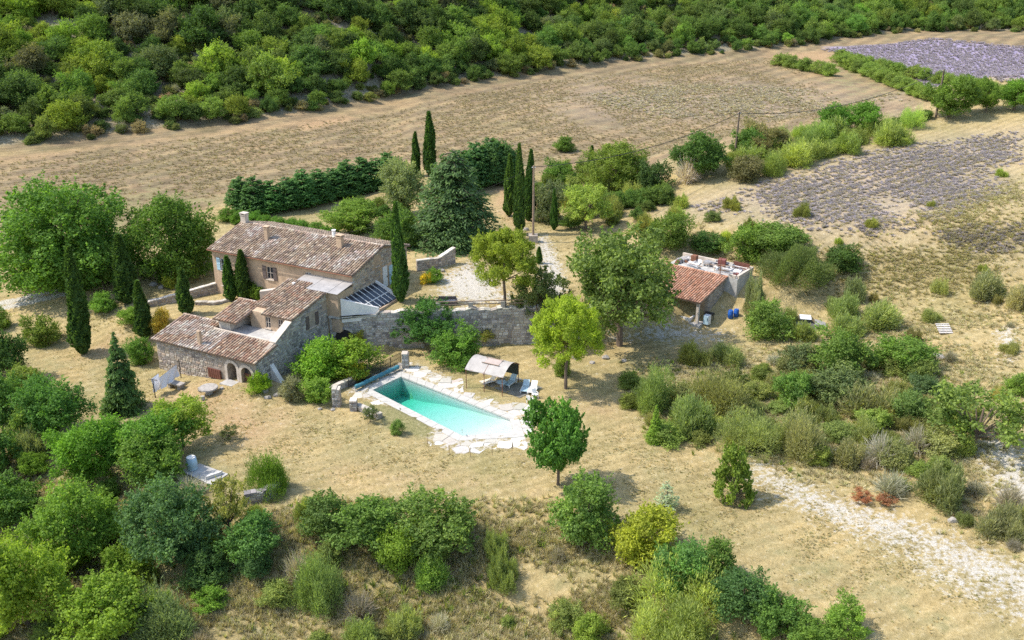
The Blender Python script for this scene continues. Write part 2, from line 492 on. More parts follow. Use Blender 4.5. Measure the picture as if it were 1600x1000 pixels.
# pool outline on the ground (deep end first)
POOL = [tuple(level(*p, 0.0)[:2]) for p in ((581, 610), (627, 588.5), (797, 655), (804, 677), (722, 682))]
def grow(poly, d):
    n_ = len(poly); out = []
    area = sum(poly[i][0] * poly[(i + 1) % n_][1] - poly[(i + 1) % n_][0] * poly[i][1] for i in range(n_))
    sg = 1 if area > 0 else -1
    for i in range(n_):
        p0, p1, p2 = (Vector(poly[(i + k) % n_]) for k in (-1, 0, 1))
        a = (p1 - p0).normalized(); b_ = (p2 - p1).normalized()
        na = Vector((a.y, -a.x)) * sg; nb = Vector((b_.y, -b_.x)) * sg
        m_ = (na + nb); m_ = m_ / max(0.35, m_.dot(na))
        out.append(tuple(p1 + m_ * d))
    return out
GZ = np.where(inside(grow(POOL, 0.35), GX, GY), -2.6, GZ)

m_track = np.zeros_like(GX); m_lav = np.zeros_like(GX); m_green = np.zeros_like(GX); m_soil = np.zeros_like(GX); m_wood = np.zeros_like(GX); m_field = np.zeros_like(GX); m_flav = np.zeros_like(GX)
def paint(arr, px, soft, k=1.0):
    np.maximum(arr, k * zone(gpoly(px), GX, GY, soft), out=arr)
# pale gravel and chalk
paint(m_track, [(1165, 715), (1210, 735), (1300, 778), (1420, 818), (1600, 888), (1700, 925), (1700, 985), (1600, 940), (1450, 870), (1320, 822), (1230, 780), (1180, 748)], 2.8, 0.84)
paint(m_track, [(1330, 830), (1480, 880), (1600, 950), (1600, 975), (1450, 905)], 1.5, 0.6)
paint(m_track, [(1500, 690), (1560, 680), (1620, 740), (1620, 800), (1560, 770)], 2.0, 0.9)
paint(m_track, [(1560, 515), (1585, 510), (1592, 560), (1570, 565)], 1.5, 0.8)
paint(m_track, [(690, 430), (735, 410), (775, 440), (800, 470), (740, 478), (690, 462)], 2.0, 0.85)
paint(m_track, [(838, 372), (852, 368), (875, 415), (885, 460), (850, 470), (846, 420)], 1.2, 0.9)
paint(m_track, [(985, 500), (1040, 492), (1140, 515), (1130, 535), (1040, 535), (950, 530)], 1.8, 0.5)
for off in (-0.75, 0.75):
    ln = gpoly([(-40, 490), (0, 478), (60, 464), (112, 452)])
    ln = [(x, y + off) for x, y in ln]
    np.maximum(m_track, np.clip(1.3 - line_dist(ln, GX, GY) / 0.7, 0, 1), out=m_track)
paint(m_track, [(540, 612), (600, 574), (640, 564), (662, 570), (712, 592), (728, 614), (792, 632), (842, 634), (836, 668), (826, 697), (762, 704), (700, 705), (664, 690), (676, 666), (635, 643), (594, 630), (560, 622)], 0.5, 0.55)
# lavender plants on the spur and in the far field
paint(m_lav, [(1060, 325), (1180, 285), (1330, 240), (1480, 215), (1620, 200), (1620, 250), (1560, 262), (1590, 300), (1480, 350), (1370, 375), (1280, 365), (1150, 335), (1080, 338)], 7, 1.0)
paint(m_lav, [(1440, 365), (1540, 345), (1620, 350), (1620, 400), (1500, 395)], 6, 0.6)
paint(m_lav, [(870, 150), (960, 130), (1120, 128), (1300, 140), (1430, 160), (1400, 175), (1200, 190), (1000, 188), (900, 180)], 22, 0.62)
paint(m_flav, [(1285, 74), (1400, 68), (1460, 62), (1560, 72), (1700, 84), (1700, 128), (1560, 122), (1420, 108)], 4, 1.0)
# fields
paint(m_field, [(-60, 250), (250, 215), (500, 180), (700, 140), (870, 118), (1030, 100), (1230, 90), (1440, 150), (1440, 178), (1250, 215), (1050, 250), (1000, 300), (840, 270), (600, 260), (380, 300), (330, 330), (0, 400), (-80, 400)], 8, 1.0)
paint(m_soil, [(-60, 243), (0, 242), (180, 222), (400, 197), (520, 178), (680, 148), (690, 152), (520, 188), (400, 206), (180, 233), (0, 258), (-60, 262)], 4, 0.62)
paint(m_soil, [(460, 195), (540, 180), (560, 186), (480, 204)], 3, 0.9)
paint(m_soil, [(775, 275), (800, 290), (870, 290), (890, 330), (800, 350), (770, 320)], 3, 1.0)
paint(m_soil, [(1180, 88), (1290, 78), (1330, 96), (1240, 96)], 4, 0.8)
paint(m_soil, [(440, 730), (560, 690), (660, 720), (850, 740), (860, 790), (640, 780), (460, 780)], 8, 0.55)
paint(m_soil, [(240, 610), (330, 590), (470, 640), (470, 700), (380, 720), (280, 680)], 6, 0.7)
paint(m_soil, [(140, 560), (230, 560), (170, 520), (110, 560)], 4, 0.8)
paint(m_soil, [(880, 590), (990, 620), (1010, 690), (880, 660)], 4, 0.5)
# greener patches
paint(m_green, [(560, 622), (640, 642), (680, 668), (664, 690), (600, 668), (560, 640)], 0.8, 0.9)
paint(m_green, [(700, 575), (760, 600), (780, 625), (720, 610)], 1.2, 0.6)
paint(m_green, [(500, 690), (610, 690), (640, 730), (520, 740)], 5, 0.6)
paint(m_green, [(950, 690), (1040, 660), (1090, 690), (1050, 720)], 4, 0.5)
paint(m_green, [(1150, 820), (1300, 860), (1500, 960), (1420, 985), (1230, 900)], 7, 0.55)
paint(m_green, [(990, 560), (1200, 540), (1500, 560), (1540, 680), (1300, 760), (1050, 680), (950, 620)], 8, 0.6)
paint(m_green, [(400, 800), (560, 790), (860, 800), (1000, 900), (1100, 1010), (300, 1010), (350, 900)], 10, 0.35)
paint(m_green, [(-60, 560), (60, 560), (200, 660), (330, 720), (420, 800), (420, 1010), (-100, 1010)], 8, 0.75)
paint(m_green, [(-60, 330), (60, 300), (220, 290), (380, 300), (330, 340), (20, 420), (-60, 430)], 6, 0.5)
paint(m_green, [(380, 325), (620, 330), (760, 370), (640, 390), (520, 350)], 4, 0.6)
paint(m_green, [(1230, 85), (1300, 78), (1480, 120), (1600, 150), (1600, 172), (1440, 165)], 6, 0.35)
g_hill = GY - np.interp(GX, HILL_X, HILL_Y)
m_field = np.maximum(m_field, np.clip((GY - 165) / 20, 0, 1) * (g_hill < 2) * np.clip((60 - GX + (GY - 190)) / 20, 0, 1))
m_wood = np.clip((g_hill + 1) / 5, 0, 1)
m_flav *= (g_hill < 60)
m_wood = m_wood * (1 - np.clip(m_flav * 2, 0, 1))

nx_, ny_ = len(gx), len(gy)
idx = np.arange(nx_ * ny_).reshape(ny_, nx_)
quads = np.stack([idx[:-1, :-1], idx[:-1, 1:], idx[1:, 1:], idx[1:, :-1]], -1).reshape(-1, 4)

m, n, l, b = new_mat('dry_ground')
tc = N(n, 'ShaderNodeTexCoord').outputs['Object']
A = lambda k: N(n, 'ShaderNodeAttribute', attribute_name=k).outputs['Fac']
nz_big = noise(n, l, tc, 0.06, 5, 0.6); nz_mid = noise(n, l, tc, 0.35, 6, 0.65); nz_fine = noise(n, l, tc, 2.2, 6, 0.7); nz_grain = noise(n, l, tc, 9.0, 4, 0.75)
def masked(fac, nz, amt=0.9, gain=3.0):
    t = math_(n, l, 'ADD', fac, math_(n, l, 'MULTIPLY', math_(n, l, 'SUBTRACT', nz, 0.5), amt))
    return math_(n, l, 'MULTIPLY', math_(n, l, 'SUBTRACT', t, 0.5 - 0.5 / gain), gain, True)
straw = ramp(n, l, nz_mid, [(0.28, (0.21, 0.17, 0.075)), (0.42, (0.325, 0.255, 0.12)), (0.55, (0.415, 0.33, 0.165)), (0.70, (0.50, 0.415, 0.235))])
straw2 = ramp(n, l, nz_fine, [(0.28, (0.20, 0.165, 0.075)), (0.5, (0.385, 0.305, 0.15)), (0.68, (0.54, 0.455, 0.27))])
col = mixc(n, l, 0.5, straw, straw2)
col = mixc(n, l, masked(A('m_field'), nz_big, 0.5, 2.5), col, ramp(n, l, nz_mid, [(0.25, (0.175, 0.132, 0.08)), (0.45, (0.245, 0.185, 0.112)), (0.6, (0.295, 0.23, 0.137)), (0.78, (0.365, 0.295, 0.18))]))
fv = N(n, 'ShaderNodeTexWave'); fv.inputs['Scale'].default_value = 0.12; fv.inputs['Distortion'].default_value = 9.0; fv.inputs['Detail'].default_value = 5; fv.inputs['Detail Scale'].default_value = 0.12
fmap = N(n, 'ShaderNodeMapping'); fmap.inputs['Rotation'].default_value = (0, 0, 1.15); fmap.inputs['Scale'].default_value = (1, .35, 1); l.new(tc, fmap.inputs['Vector']); l.new(fmap.outputs[0], fv.inputs['Vector'])
col = mixc(n, l, A('m_field'), col, mixc(n, l, 1.0, col, ramp(n, l, fv.outputs['Fac'], [(0.0, (0.82, 0.83, 0.84)), (0.5, (1, 1, 1)), (1.0, (1.16, 1.13, 1.08))]), 'MULTIPLY'))
col = mixc(n, l, A('m_field'), col, mixc(n, l, 1.0, col, ramp(n, l, nz_big, [(0.3, (0.85, 0.84, 0.86)), (0.5, (1, 1, 1)), (0.7, (1.15, 1.13, 1.06))]), 'MULTIPLY'))
olive = ramp(n, l, nz_fine, [(0.3, (0.17, 0.165, 0.065)), (0.55, (0.27, 0.245, 0.115)), (0.75, (0.40, 0.34, 0.18))])
wv = N(n, 'ShaderNodeTexWave'); wv.inputs['Scale'].default_value = 0.22; wv.inputs['Distortion'].default_value = 7.0; wv.inputs['Detail'].default_value = 4; wv.inputs['Detail Scale'].default_value = 0.35
wmap = N(n, 'ShaderNodeMapping'); wmap.inputs['Rotation'].default_value = (0, 0, 1.05); l.new(tc, wmap.inputs['Vector']); l.new(wmap.outputs[0], wv.inputs['Vector'])
col = mixc(n, l, 0.55, col, ramp(n, l, wv.outputs['Fac'], [(0.0, (0.80, 0.81, 0.78)), (0.5, (1, 1, 1)), (1.0, (1.14, 1.12, 1.08))]), 'MULTIPLY')
big = ramp(n, l, noise(n, l, tc, 0.11, 4, 0.55), [(0.32, (0.80, 0.84, 0.76)), (0.5, (1.0, 0.99, 0.97)), (0.66, (1.14, 1.08, 1.02))])
col = mixc(n, l, 0.9, col, big, 'MULTIPLY')
tuftmask = math_(n, l, 'MULTIPLY', math_(n, l, 'SUBTRACT', nz_mid, 0.56), 4.0, True)
col = mixc(n, l, math_(n, l, 'MULTIPLY', tuftmask, 0.6), col, olive)
col = mixc(n, l, masked(A('m_green'), nz_mid, 1.5, 2.2), col, olive)
col = mixc(n, l, math_(n, l, 'MULTIPLY', masked(A('m_soil'), nz_mid, 1.0, 2.5), 0.75), col, ramp(n, l, nz_fine, [(0.3, (0.33, 0.20, 0.10)), (0.55, (0.44, 0.29, 0.16)), (0.75, (0.54, 0.39, 0.24))]))
col = mixc(n, l, math_(n, l, 'MULTIPLY', masked(A('m_lav'), nz_fine, 0.8, 1.2), 0.5), col, ramp(n, l, nz_fine, [(0.3, (0.25, 0.205, 0.215)), (0.6, (0.37, 0.30, 0.255)), (0.75, (0.48, 0.40, 0.26))]))
col = mixc(n, l, masked(A('m_flav'), nz_mid, 0.5, 3.0), col, ramp(n, l, nz_mid, [(0.3, (0.27, 0.23, 0.33)), (0.6, (0.32, 0.27, 0.36)), (0.8, (0.42, 0.36, 0.32))]))
col = mixc(n, l, masked(A('m_wood'), nz_mid, 0.8, 2.5), col, ramp(n, l, nz_fine, [(0.3, (0.14, 0.12, 0.07)), (0.5, (0.26, 0.22, 0.14)), (0.64, (0.42, 0.38, 0.31)), (0.8, (0.50, 0.47, 0.43))]))
col = mixc(n, l, masked(A('m_track'), nz_fine, 2.6, 2.6), col, ramp(n, l, nz_grain, [(0.3, (0.40, 0.36, 0.29)), (0.55, (0.52, 0.48, 0.41)), (0.75, (0.62, 0.58, 0.52))]))
col = mixc(n, l, 1.0, col, ramp(n, l, nz_grain, [(0.28, (0.72, 0.70, 0.66)), (0.5, (1, 1, 1)), (0.72, (1.12, 1.12, 1.1))]), 'MULTIPLY')
l.new(col, b.inputs['Base Color'])
b.inputs['Roughness'].default_value = 0.95; b.inputs['Specular IOR Level'].default_value = 0.1
bump(n, l, math_(n, l, 'ADD', nz_fine, math_(n, l, 'MULTIPLY', nz_grain, 0.5)), 0.9, 0.16, b)
M['ground'] = m
ground = link('ground', np_mesh('ground', np.stack([GX.ravel(), GY.ravel(), GZ.ravel()], 1), quads,
              dict(m_track=m_track.ravel(), m_lav=m_lav.ravel(), m_green=m_green.ravel(), m_soil=m_soil.ravel(), m_wood=m_wood.ravel(), m_field=m_field.ravel(), m_flav=m_flav.ravel()),
              [M['ground']], smooth=True))
tag(ground, 'sunburnt grass hillside with chalk track, stubble field and wooded slope', 'ground', None, 'structure')

# ------------------------------------------------------------------ plant prototypes (unit width 1, unit height 1, base at 0)
def unit(v): return v / np.maximum(np.linalg.norm(v, axis=-1, keepdims=True), 1e-9)
def rdir(k): return unit(rng.normal(0, 1, (k, 3)))
def leaf_arrays(P, Nr, size, asp=0.6, along=None):
    """diamond leaves at P facing Nr; returns verts and quads"""
    k = len(P)
    t = rdir(k) if along is None else along
    t = unit(t - Nr * np.sum(t * Nr, 1, keepdims=True)); b_ = np.cross(Nr, t)
    s = np.asarray(size).reshape(-1, 1) * np.ones((k, 1))
    V = np.stack([P + t * s * 0.5, P + b_ * s * 0.5 * asp, P - t * s * 0.5, P - b_ * s * 0.5 * asp], 1).reshape(-1, 3)
    return V, np.arange(4 * k).reshape(k, 4)
def crown_mesh(name, P, Nr, size, asp=0.6, along=None, lv=None, mat='leaf', fit=True):
    if fit:
        lo = np.percentile(P, 0.6, axis=0); hi = np.percentile(P, 99.4, axis=0)
        sc = hi - lo; ctr = (lo + hi) / 2
        P = (P - ctr) / sc; P[:, 2] += 0.5
    V, Q = leaf_arrays(P, Nr, size, asp, along)
    if lv is None: lv = np.clip(rng.normal(0.5, 0.2, len(P)), 0, 1)
    return np_mesh(name, V, Q, dict(lv=np.repeat(lv, 4)), [M[mat]])
def lobe_points(centers, radii, per, up=0.25, shell=0.45, flat=0.85, shoots=0.34):
    Ps, Ns, L = [], [], []
    for c, r in zip(centers, radii):
        k = max(8, int(per * (r / np.mean(radii)) ** 2))
        d = rdir(k); d[:, 2] = d[:, 2] * 0.9 + up; d = unit(d)
        sub = 0.12 * np.sin(d @ rng.normal(0, 5, 3) + rng.uniform(0, 6)) + 0.10 * np.sin(d @ rng.normal(0, 9, 3))
        rr = r * (1 - shell * rng.random(k) ** 1.6 + sub)
        q = c + d * rr[:, None] * np.array([1, 1, flat])
        ns_ = int(k * shoots); m_ = 7                                  # leafy shoots that break the outline
        if ns_ > m_:
            nsh = max(1, ns_ // 14); sdir = unit(rdir(nsh) * .8 + np.array([0, 0, .75])); w_ = rng.integers(0, nsh, ns_); f_ = rng.random(ns_)
            L_ = rng.uniform(.35, 1.15, nsh)[w_]
            q[:ns_] = c + sdir[w_] * (r * (.85 + L_ * f_))[:, None] + rng.normal(0, 1, (ns_, 3)) * (r * .13 * (1.15 - f_))[:, None]
        Ps.append(q); Ns.append(unit(d * 0.75 + rng.normal(0, 0.55, (k, 3)) + np.array([0, 0, 0.25])))
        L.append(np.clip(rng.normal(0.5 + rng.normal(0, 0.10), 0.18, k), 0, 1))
    return np.concatenate(Ps), np.concatenate(Ns), np.concatenate(L)
def lobe_set(nl, bottom=0.15, low=0.0, rad=(0.13, 0.21), warp=1.0):
    """clump centres filling a rounded crown between bottom and 1"""
    cs, rs = [], []
    tries = 0
    while len(cs) < nl and tries < 4000:
        tries += 1
        d = rdir(1)[0]; rr = rng.uniform(0.25, 1.0) ** 0.5
        c = d * rr * np.array([0.36, 0.36, 0.40]); r = rng.uniform(*rad)
        c[:2] *= 1 + low * max(0, -d[2])
        c[2] += 0.5
        if any(np.linalg.norm(c - q) < 0.62 * (r + s) for q, s in zip(cs, rs)): continue
        cs.append(c); rs.append(r)
    cs = np.array(cs); rs = np.array(rs)
    for _k in range(3):
        ph = rng.uniform(0, math.tau, 2); fr_ = rng.normal(0, 7, (2, 3)); cs[:, :2] += .045 * warp * np.sin(cs @ fr_.T + ph)
    cs[:, 2] += .05 * warp * np.sin(cs[:, 0] * 9 + ph[0]) * (cs[:, 2] > .45)
    cs[:, 2] = bottom + (1 - bottom) * cs[:, 2]
    cs[:, :2] *= (1 + rng.normal(0, 0.06, (len(cs), 1)))
    return cs, rs
def trunk_mesh(name, cs, top=0.55, r=0.028, limbs=6, lean=0.02, fork=0.25, mat='bark'):
    mb = MB()
    lx, ly = rng.normal(0, lean, 2)
    mb.tube([(0, 0, -0.06), (lx * .3, ly * .3, top * 0.35), (lx, ly, top * 0.7), (lx * 1.5, ly * 1.2, top)], [r * 1.25, r, r * 0.75, r * 0.4], 8)
    order = rng.permutation(len(cs))[:limbs]
    for k in order:
        c = cs[k]; z0 = min(fork + rng.uniform(0, 0.12), c[2] * 0.8); f = z0 / top
        a = np.array([lx * f, ly * f, z0]); mid = a * 0.45 + c * 0.55 + np.array([0, 0, 0.03])
        mb.tube([a, mid, c], [r * 0.55, r * 0.36, r * 0.12], 5)
    return mb.mesh(name, M[mat])
PROTO = {}
def make_leafy(key, nl, per, leaf, bottom=0.1, rad=(0.13, 0.21), trunk=True, limbs=6, tr=0.028, asp=0.62, fork=0.2, shell=0.45, low=0.0, warp=1.0, shoots=.34):
    cs, rs = lobe_set(nl, bottom, low, rad=rad, warp=warp)
    P, Nr, lv = lobe_points(cs, rs, per, shell=shell, shoots=shoots)
    keep = P[:, 2] > 0.01
    P, Nr, lv = P[keep], Nr[keep], lv[keep]
    lo = np.percentile(P[:, :2], 0.6, axis=0); hi = np.percentile(P[:, :2], 99.4, axis=0); zt = np.percentile(P[:, 2], 99.5)
    if bottom < .03:
        zm = np.percentile(P[:, 2], 1.0) - .01
        for arr in (P, cs): arr[:, 2] = np.maximum((arr[:, 2] - zm) / (zt - zm), .004) * zt
    for arr in (P, cs):
        arr[:, :2] = (arr[:, :2] - (lo + hi) / 2) / (hi - lo); arr[:, 2] /= zt
    sz = leaf * rng.uniform(0.65, 1.35, len(P))
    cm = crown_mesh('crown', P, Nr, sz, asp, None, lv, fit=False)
    tm = trunk_mesh('trunk', cs, 0.6, tr, limbs, fork=fork) if trunk else None
    PROTO.setdefault(key, []).append((tm, cm))
# forest trees ~5-7 m, garden trees, big planes, low bushes
for _ in range(6): make_leafy('oak', 36, 350, 0.038, 0.05, (0.08, 0.19), limbs=5, low=.5, shell=.5)
for _ in range(3): make_leafy('tree', 64, 420, 0.029, 0.06, (0.06, 0.15), limbs=9, low=.45, shell=.5)
for _ in range(2): make_leafy('plane', 120, 330, 0.025, 0.0, (0.055, 0.115), limbs=10, tr=0.03, low=.7, warp=.25, shoots=.16)
for _ in range(5): make_leafy('bush', 36, 350, 0.040, 0.0, (0.08, 0.21), limbs=6, tr=0.02, fork=0.05, low=.4, shell=.55)
for _ in range(2): make_leafy('loose', 40, 130, 0.044, 0.12, (0.05, 0.12), limbs=18, tr=0.022, fork=0.15, shell=0.75)
make_leafy('lollipop', 70, 300, 0.040, 0.17, (0.06, 0.13), limbs=6, tr=.022, low=0, warp=1.6)
make_leafy('airy', 70, 210, 0.030, 0.12, (0.04, 0.11), limbs=22, tr=0.024, fork=0.18, shell=0.7, low=.4)

def make_pyramid(key):
    k = 60; z = rng.random(k) ** 1.3 * .9 + .06; R = .40 * (1 - z) ** .7 + .03; an = rng.uniform(0, math.tau, k)
    cs = np.stack([np.cos(an) * R, np.sin(an) * R, z], 1) * rng.uniform(.75, 1.1, (k, 1)); cs[:, 2] = z; rs = rng.uniform(.05, .12, k)
    P, Nr, lv = lobe_points(cs, rs, 110, shell=.65, shoots=.4); P[:, 2] = np.clip(P[:, 2], .01, 1.03)
    cm = crown_mesh('crown', P, Nr, .055 * rng.uniform(.65, 1.35, len(P)), .6, None, lv, fit=False)
    PROTO.setdefault(key, []).append((trunk_mesh('trunk', cs, .8, .018, 12, fork=.08), cm))
make_pyramid('pyramid')

def make_pine(key):
    """umbrella pine: a broad domed cushion of needle tufts on a bare stem"""
    k = 150
    an = rng.uniform(0, math.tau, k); rr = np.sqrt(rng.random(k)) * 0.45
    top = 0.60 + 0.36 * np.clip(1 - (rr / 0.47) ** 2.2, 0, 1) ** .6; bot = 0.40 + .05 * np.sin(an * 3)
    z = top - rng.random(k) ** 1.6 * (top - bot)
    cs = np.stack([np.cos(an) * rr, np.sin(an) * rr, z], 1) + rng.normal(0, 0.012, (k, 3)); rs = rng.uniform(0.045, 0.095, k)
    P, Nr, lv = lobe_points(cs, rs, 210, up=0.3, shell=0.6, flat=0.8, shoots=.1)
    d = unit(P - np.array([0, 0, 0.45]))
    cm = crown_mesh('crown', P, Nr, 0.030 * rng.uniform(0.7, 1.4, len(P)), 0.32, unit(d + rng.normal(0, .5, d.shape)), lv, fit=False)
    mb = MB()
    mb.tube([(0, 0, -0.04), (0.01, 0, 0.2), (-0.008, 0.01, 0.42), (0.01, 0, 0.62), (0.0, 0, 0.8)], [0.026, 0.021, 0.019, 0.013, 0.004], 9)
    for a in np.linspace(0, math.tau, 9, endpoint=False):
        a += rng.uniform(-.25, .25); z0 = rng.uniform(0.36, 0.52); R = rng.uniform(0.26, 0.40)
        mb.tube([(0, 0, z0), (math.cos(a) * R * .5, math.sin(a) * R * .5, z0 + .07), (math.cos(a) * R, math.sin(a) * R, z0 + rng.uniform(.09, .18))], [0.010, 0.007, 0.003], 5)
    PROTO.setdefault(key, []).append((mb.mesh('trunk', M['bark']), cm))
for _ in range(2): make_pine('pine')

def make_cypress(key, k=7000):
    z = rng.random(k) ** 0.85; an = rng.uniform(0, math.tau, k)
    prof = 0.5 * np.clip(np.minimum((z + 0.05) * 6, 1.0), 0.35, 1) * np.clip(1 - z ** 2.1, 0, 1) ** 0.85
    prof = prof * (1 + .16 * np.sin(z * rng.uniform(7, 12) + an + rng.uniform(0, 6)))
    prof = prof * (1 + 0.14 * np.sin(an * 5 + z * 17 + rng.uniform(0, 6)) + 0.09 * np.sin(an * 9 - z * 31))
    rr = prof * (1 - 0.42 * rng.random(k) ** 1.7)
    P = np.stack([np.cos(an) * rr, np.sin(an) * rr, 0.015 + z * 0.975], 1)
    out = np.stack([np.cos(an), np.sin(an), np.full(k, 0.25)], 1)
    al = unit(np.stack([np.cos(an) * .2, np.sin(an) * .2, np.ones(k)], 1) + rng.normal(0, .18, (k, 3)))
    Nr = unit(out + rng.normal(0, 0.45, (k, 3)))
    V, Q = [], []
    # unit space is squashed in z when scaled, so leaves are short in z here
    t = al * np.array([0.35, 0.35, 0.028]); b_ = np.cross(Nr, al) * np.array([0.10, 0.10, 0.012])
    s = rng.uniform(0.6, 1.3, (k, 1))
    V = np.stack([P + t * s * .9, P + b_ * s, P - t * s * .5, P - b_ * s], 1).reshape(-1, 3)
    V[:, 2] = np.maximum(V[:, 2], 0.0)
    lv = np.clip(0.45 + 0.12 * np.sin(an * 5 + z * 17) + rng.normal(0, .17, k), 0, 1)
    cm = np_mesh('crown', V, np.arange(4 * k).reshape(k, 4), dict(lv=np.repeat(lv, 4)), [M['leaf']])
    mb = MB(); mb.tube([(0, 0, -0.03), (0, 0, 0.4), (0, 0, 0.9)], [0.09, 0.06, 0.01], 7)
    PROTO.setdefault(key, []).append((mb.mesh('trunk', M['bark']), cm))
for _ in range(3): make_cypress('cypress')

def make_conifer(key, tiers, per, nb, leaf, droop=0.1, power=0.9, ragged=0.15, core=0.02):
    Ps, Ns, As, Ls = [], [], [], []
    mb = MB(); mb.tube([(0, 0, -0.03), (0, 0, 0.5), (0, 0, 0.97)], [0.03, 0.018, 0.003], 7)
    for i in range(tiers):
        f = (i + 0.5) / tiers; R = 0.5 * (1 - f) ** power + 0.02
        for j in range(max(4, int(nb * (1 - 0.6 * f)))):
            a = rng.uniform(0, math.tau); Rb = R * (1 - ragged * rng.random() + 0.06); z0 = 0.03 + 0.95 * f + rng.normal(0, 0.4 / tiers)
            k = max(6, int(per * Rb / 0.4)); t = rng.random(k) ** 0.6
            side = rng.normal(0, 1, k) * 0.16 * Rb * (0.35 + t) ; ca, sa = math.cos(a), math.sin(a)
            x = t * Rb * ca - side * sa; y = t * Rb * sa + side * ca
            z = z0 - droop * Rb * t ** 1.5 - np.abs(side) * 0.25 + rng.normal(0, 0.006, k)
            Ps.append(np.stack([x, y, z], 1)); Ns.append(unit(np.array([ca * .3, sa * .3, 0.9]) + rng.normal(0, .4, (k, 3))))
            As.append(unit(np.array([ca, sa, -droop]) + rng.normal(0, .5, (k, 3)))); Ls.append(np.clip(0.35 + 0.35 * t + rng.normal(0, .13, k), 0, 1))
            if j % 2 == 0: mb.tube([(0, 0, z0), (ca * Rb * .5, sa * Rb * .5, z0 - droop * Rb * .3), (ca * Rb * .9, sa * Rb * .9, z0 - droop * Rb * .9)], [0.008, 0.005, 0.002], 4)
    P, Nr, Al, lv = (np.concatenate(q) for q in (Ps, Ns, As, Ls))
    P[:, 2] = np.clip(P[:, 2], 0.004, 1)
    cm = crown_mesh('crown', P, Nr, leaf * rng.uniform(.7, 1.4, len(P)), 0.4, Al, lv, fit=False)
    PROTO.setdefault(key, []).append((mb.mesh('trunk', M['bark']), cm))
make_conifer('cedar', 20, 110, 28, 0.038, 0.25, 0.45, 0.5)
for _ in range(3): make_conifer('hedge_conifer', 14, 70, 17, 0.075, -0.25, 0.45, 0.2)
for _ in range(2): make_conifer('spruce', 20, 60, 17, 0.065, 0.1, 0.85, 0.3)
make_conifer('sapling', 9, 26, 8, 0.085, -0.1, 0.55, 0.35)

def make_broom(key, k=9000, domes=6, fine=1.0):
    """a ragged cluster of domes made of fine upright green stems"""
    cx = rng.normal(0, .17 if domes > 1 else 0, (domes, 2)); R = rng.uniform(.16, .34, domes) if domes > 1 else np.array([.5]); Hh = rng.uniform(.45, 1.0, domes) * (R / R.max()) ** .4
    wd = rng.choice(domes, k, p=R ** 2 / (R ** 2).sum())
    d = rdir(k); d[:, 2] = np.abs(d[:, 2]) ** .8; d = unit(d)
    wob = 1 + .16 * np.sin(d @ rng.normal(0, 5, 3) + wd) + .12 * np.sin(d @ rng.normal(0, 11, 3) + 2 * wd)
    r1 = wob * (.55 + .52 * rng.random(k) ** .55) * np.where(rng.random(k) < .06, 1.18, 1.0); ln = rng.uniform(0.08, 0.20, k) * fine
    S = np.stack([R[wd], R[wd], Hh[wd]], 1)
    B_ = d * r1[:, None] * S; B_[:, :2] += cx[wd]
    tipd = unit(d * 1.0 + np.array([0, 0, .4]) + rng.normal(0, .4, (k, 3)))
    A_ = B_ - tipd * ln[:, None] * np.array([.7, .7, 1.0])
    A_[:, 2] = np.maximum(A_[:, 2], 0); B_[:, 2] = np.maximum(B_[:, 2], 0.02)
    ax = unit(B_ - A_); sd_ = unit(np.cross(ax, unit(d + rng.normal(0, .8, (k, 3))))) * rng.uniform(0.004, 0.009, (k, 1)) * (fine + .3) / 1.3
    mid = A_ * .4 + B_ * .6
    V = np.stack([A_, mid + sd_, B_, mid - sd_], 1).reshape(-1, 3)
    zt = np.percentile(V[:, 2], 99.5); V[:, 2] /= zt; w = np.percentile(np.abs(V[:, :2]), 99.3); V[:, :2] *= 0.5 / w
    lv = np.clip(rng.normal(.5, .13, domes)[wd] + rng.normal(0, .2, k), 0, 1)
    cm = np_mesh('crown', V, np.arange(4 * k).reshape(k, 4), dict(lv=np.repeat(lv, 4)), [M['leaf']])
    PROTO.setdefault(key, []).append((None, cm))
for _ in range(6): make_broom('broom', 9000, 6)
for _ in range(3): make_broom('big_broom', 20000, 9, .6)
make_broom('round_broom', 22000, 1, .5)

def make_dead(key, k=900):
    mb = MB()
    V = []; 
    d = rdir(k); d[:, 2] = np.abs(d[:, 2]); d = unit(d + np.array([0, 0, .25]))
    a = d * rng.uniform(0, 0.55, (k, 1)); e_ = a + unit(d + rng.normal(0, .45, (k, 3))) * rng.uniform(0.2, 0.5, (k, 1))
    S = np.array([0.5, 0.5, 0.95]); a = a * S; e_ = e_ * S; a[:, 2] = np.abs(a[:, 2]); e_[:, 2] = np.abs(e_[:, 2])
    sd_ = unit(np.cross(e_ - a, rdir(k))) * 0.0065
    V = np.stack([a - sd_, a + sd_, e_ + sd_ * .3, e_ - sd_ * .3], 1).reshape(-1, 3)
    cm = np_mesh('crown', V, np.arange(4 * k).reshape(k, 4), dict(lv=np.repeat(np.clip(rng.normal(.5, .2, k), 0, 1), 4)), [M['straw']])
    PROTO.setdefault(key, []).append((None, cm))
for _ in range(3): make_dead('dead')

